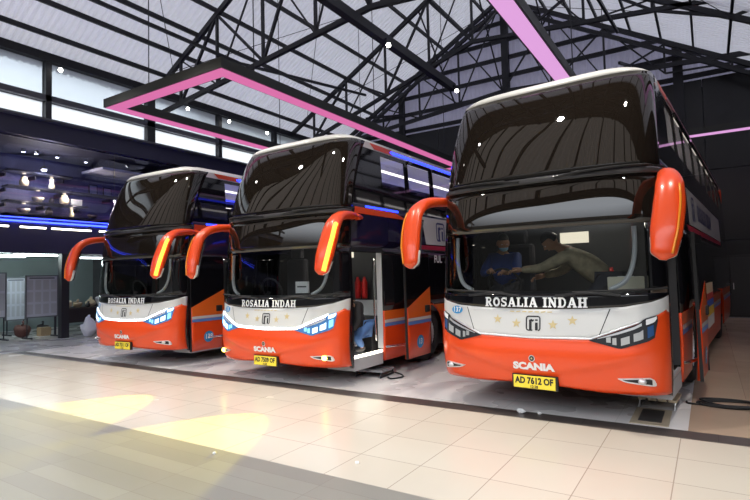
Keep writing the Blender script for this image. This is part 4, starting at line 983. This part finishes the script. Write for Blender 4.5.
    for s in ('l', 'r'):
        d = (L['foot_' + s] - L['an_' + s]); d.z = 0; d.normalize() if d.length > 1e-4 else None
        a_ = L['an_' + s]; MB().tube([a_ + Vector((0, 0, -.03)) - d * .06, a_ + Vector((0, 0, -.035)) + d * .04, L['foot_' + s] + d * .02, L['foot_' + s] + d * .06], [.035, .05, .045, .02], 10, flat=.75).build('shoe', BAGK, t, True)
    if extra: extra(t, B, H, L)
    return t
KHAKI = mat('khaki_jacket', (.26, .22, .14), .8, noise=(14, .55)); NAVYJ = mat('navy_jacket', (.02, .05, .22), .7, noise=(6, .3)); JEANS = mat('jeans_blue', (.09, .20, .46), .8, noise=(9, .25)); BLKS = mat('shirt_black', (.012, .012, .015), .75); DARKT = mat('trousers_dark', (.03, .03, .04), .8)
def mask(t, B, H, L):
    m = MB().ell((0, .03, -.055), (.062, .078, .05), 14, 8); MB().add([B @ Vector(p) + H for p in m.v], m.f).build('face_mask', mat('mask_blue', (.25, .5, .75), .7), t, True)
person(BUS_MAIN, dict(pelvis=(-.78, 1.28, 1.40), waist=(-.78, 1.24, 1.52), chest=(-.77, 1.18, 1.72), neck=(-.76, 1.14, 1.88), head=(-.74, 1.10, 2.00), sh_l=(-.58, 1.16, 1.80), el_l=(-.52, .98, 1.58), wr_l=(-.58, .80, 1.60), sh_r=(-.96, 1.18, 1.80), el_r=(-1.0, 1.0, 1.58), wr_r=(-.84, .84, 1.62),
    hip_l=(-.69, 1.26, 1.38), kn_l=(-.66, .95, 1.28), an_l=(-.66, .88, 1.08), hip_r=(-.87, 1.26, 1.38), kn_r=(-.9, .95, 1.28), an_r=(-.9, .88, 1.08), foot_l=(-.66, .74, 1.03), foot_r=(-.9, .74, 1.03)),
    'person in a blue jacket and pale face mask at the wheel of the nearest coach', NAVYJ, DARKT, (.55, -.8, -.1), mask)
person(BUS_MAIN, dict(pelvis=(.56, 1.02, 1.50), waist=(.46, .98, 1.60), chest=(.27, .90, 1.76), neck=(.10, .85, 1.88), head=(-.01, .80, 1.97), sh_l=(.26, 1.06, 1.80), el_l=(.06, 1.0, 1.60), wr_l=(-.16, .92, 1.55), sh_r=(.20, .72, 1.78), el_r=(-.10, .70, 1.64), wr_r=(-.36, .68, 1.63),
    hip_l=(.60, 1.12, 1.46), kn_l=(.40, 1.16, 1.22), an_l=(.50, 1.18, 1.0), hip_r=(.60, .92, 1.46), kn_r=(.36, .86, 1.24), an_r=(.45, .9, 1.02), foot_l=(.36, 1.16, .97), foot_r=(.32, .88, .98)),
    'person in a khaki camouflage jacket leaning across the cab of the nearest coach', KHAKI, DARKT, (-.9, -.35, -.25))
person(BUS_MID, dict(pelvis=(1.02, 1.12, .80), waist=(1.03, .98, .90), chest=(1.05, .80, 1.08), neck=(1.06, .70, 1.24), head=(1.05, .63, 1.34), sh_l=(1.22, .78, 1.14), el_l=(1.26, .72, .90), wr_l=(1.14, .62, .76), sh_r=(.90, .78, 1.14), el_r=(.86, .66, .92), wr_r=(.98, .58, .78),
    hip_l=(1.12, 1.12, .78), kn_l=(1.16, .80, .66), an_l=(1.12, 1.0, .50), hip_r=(.92, 1.12, .78), kn_r=(.94, .78, .66), an_r=(.93, .98, .50), foot_l=(1.13, .86, .475), foot_r=(.93, .84, .475)),
    'person in black shirt and blue jeans crouching in the open door of the middle coach', BLKS, JEANS, (-.2, -1, -.35))
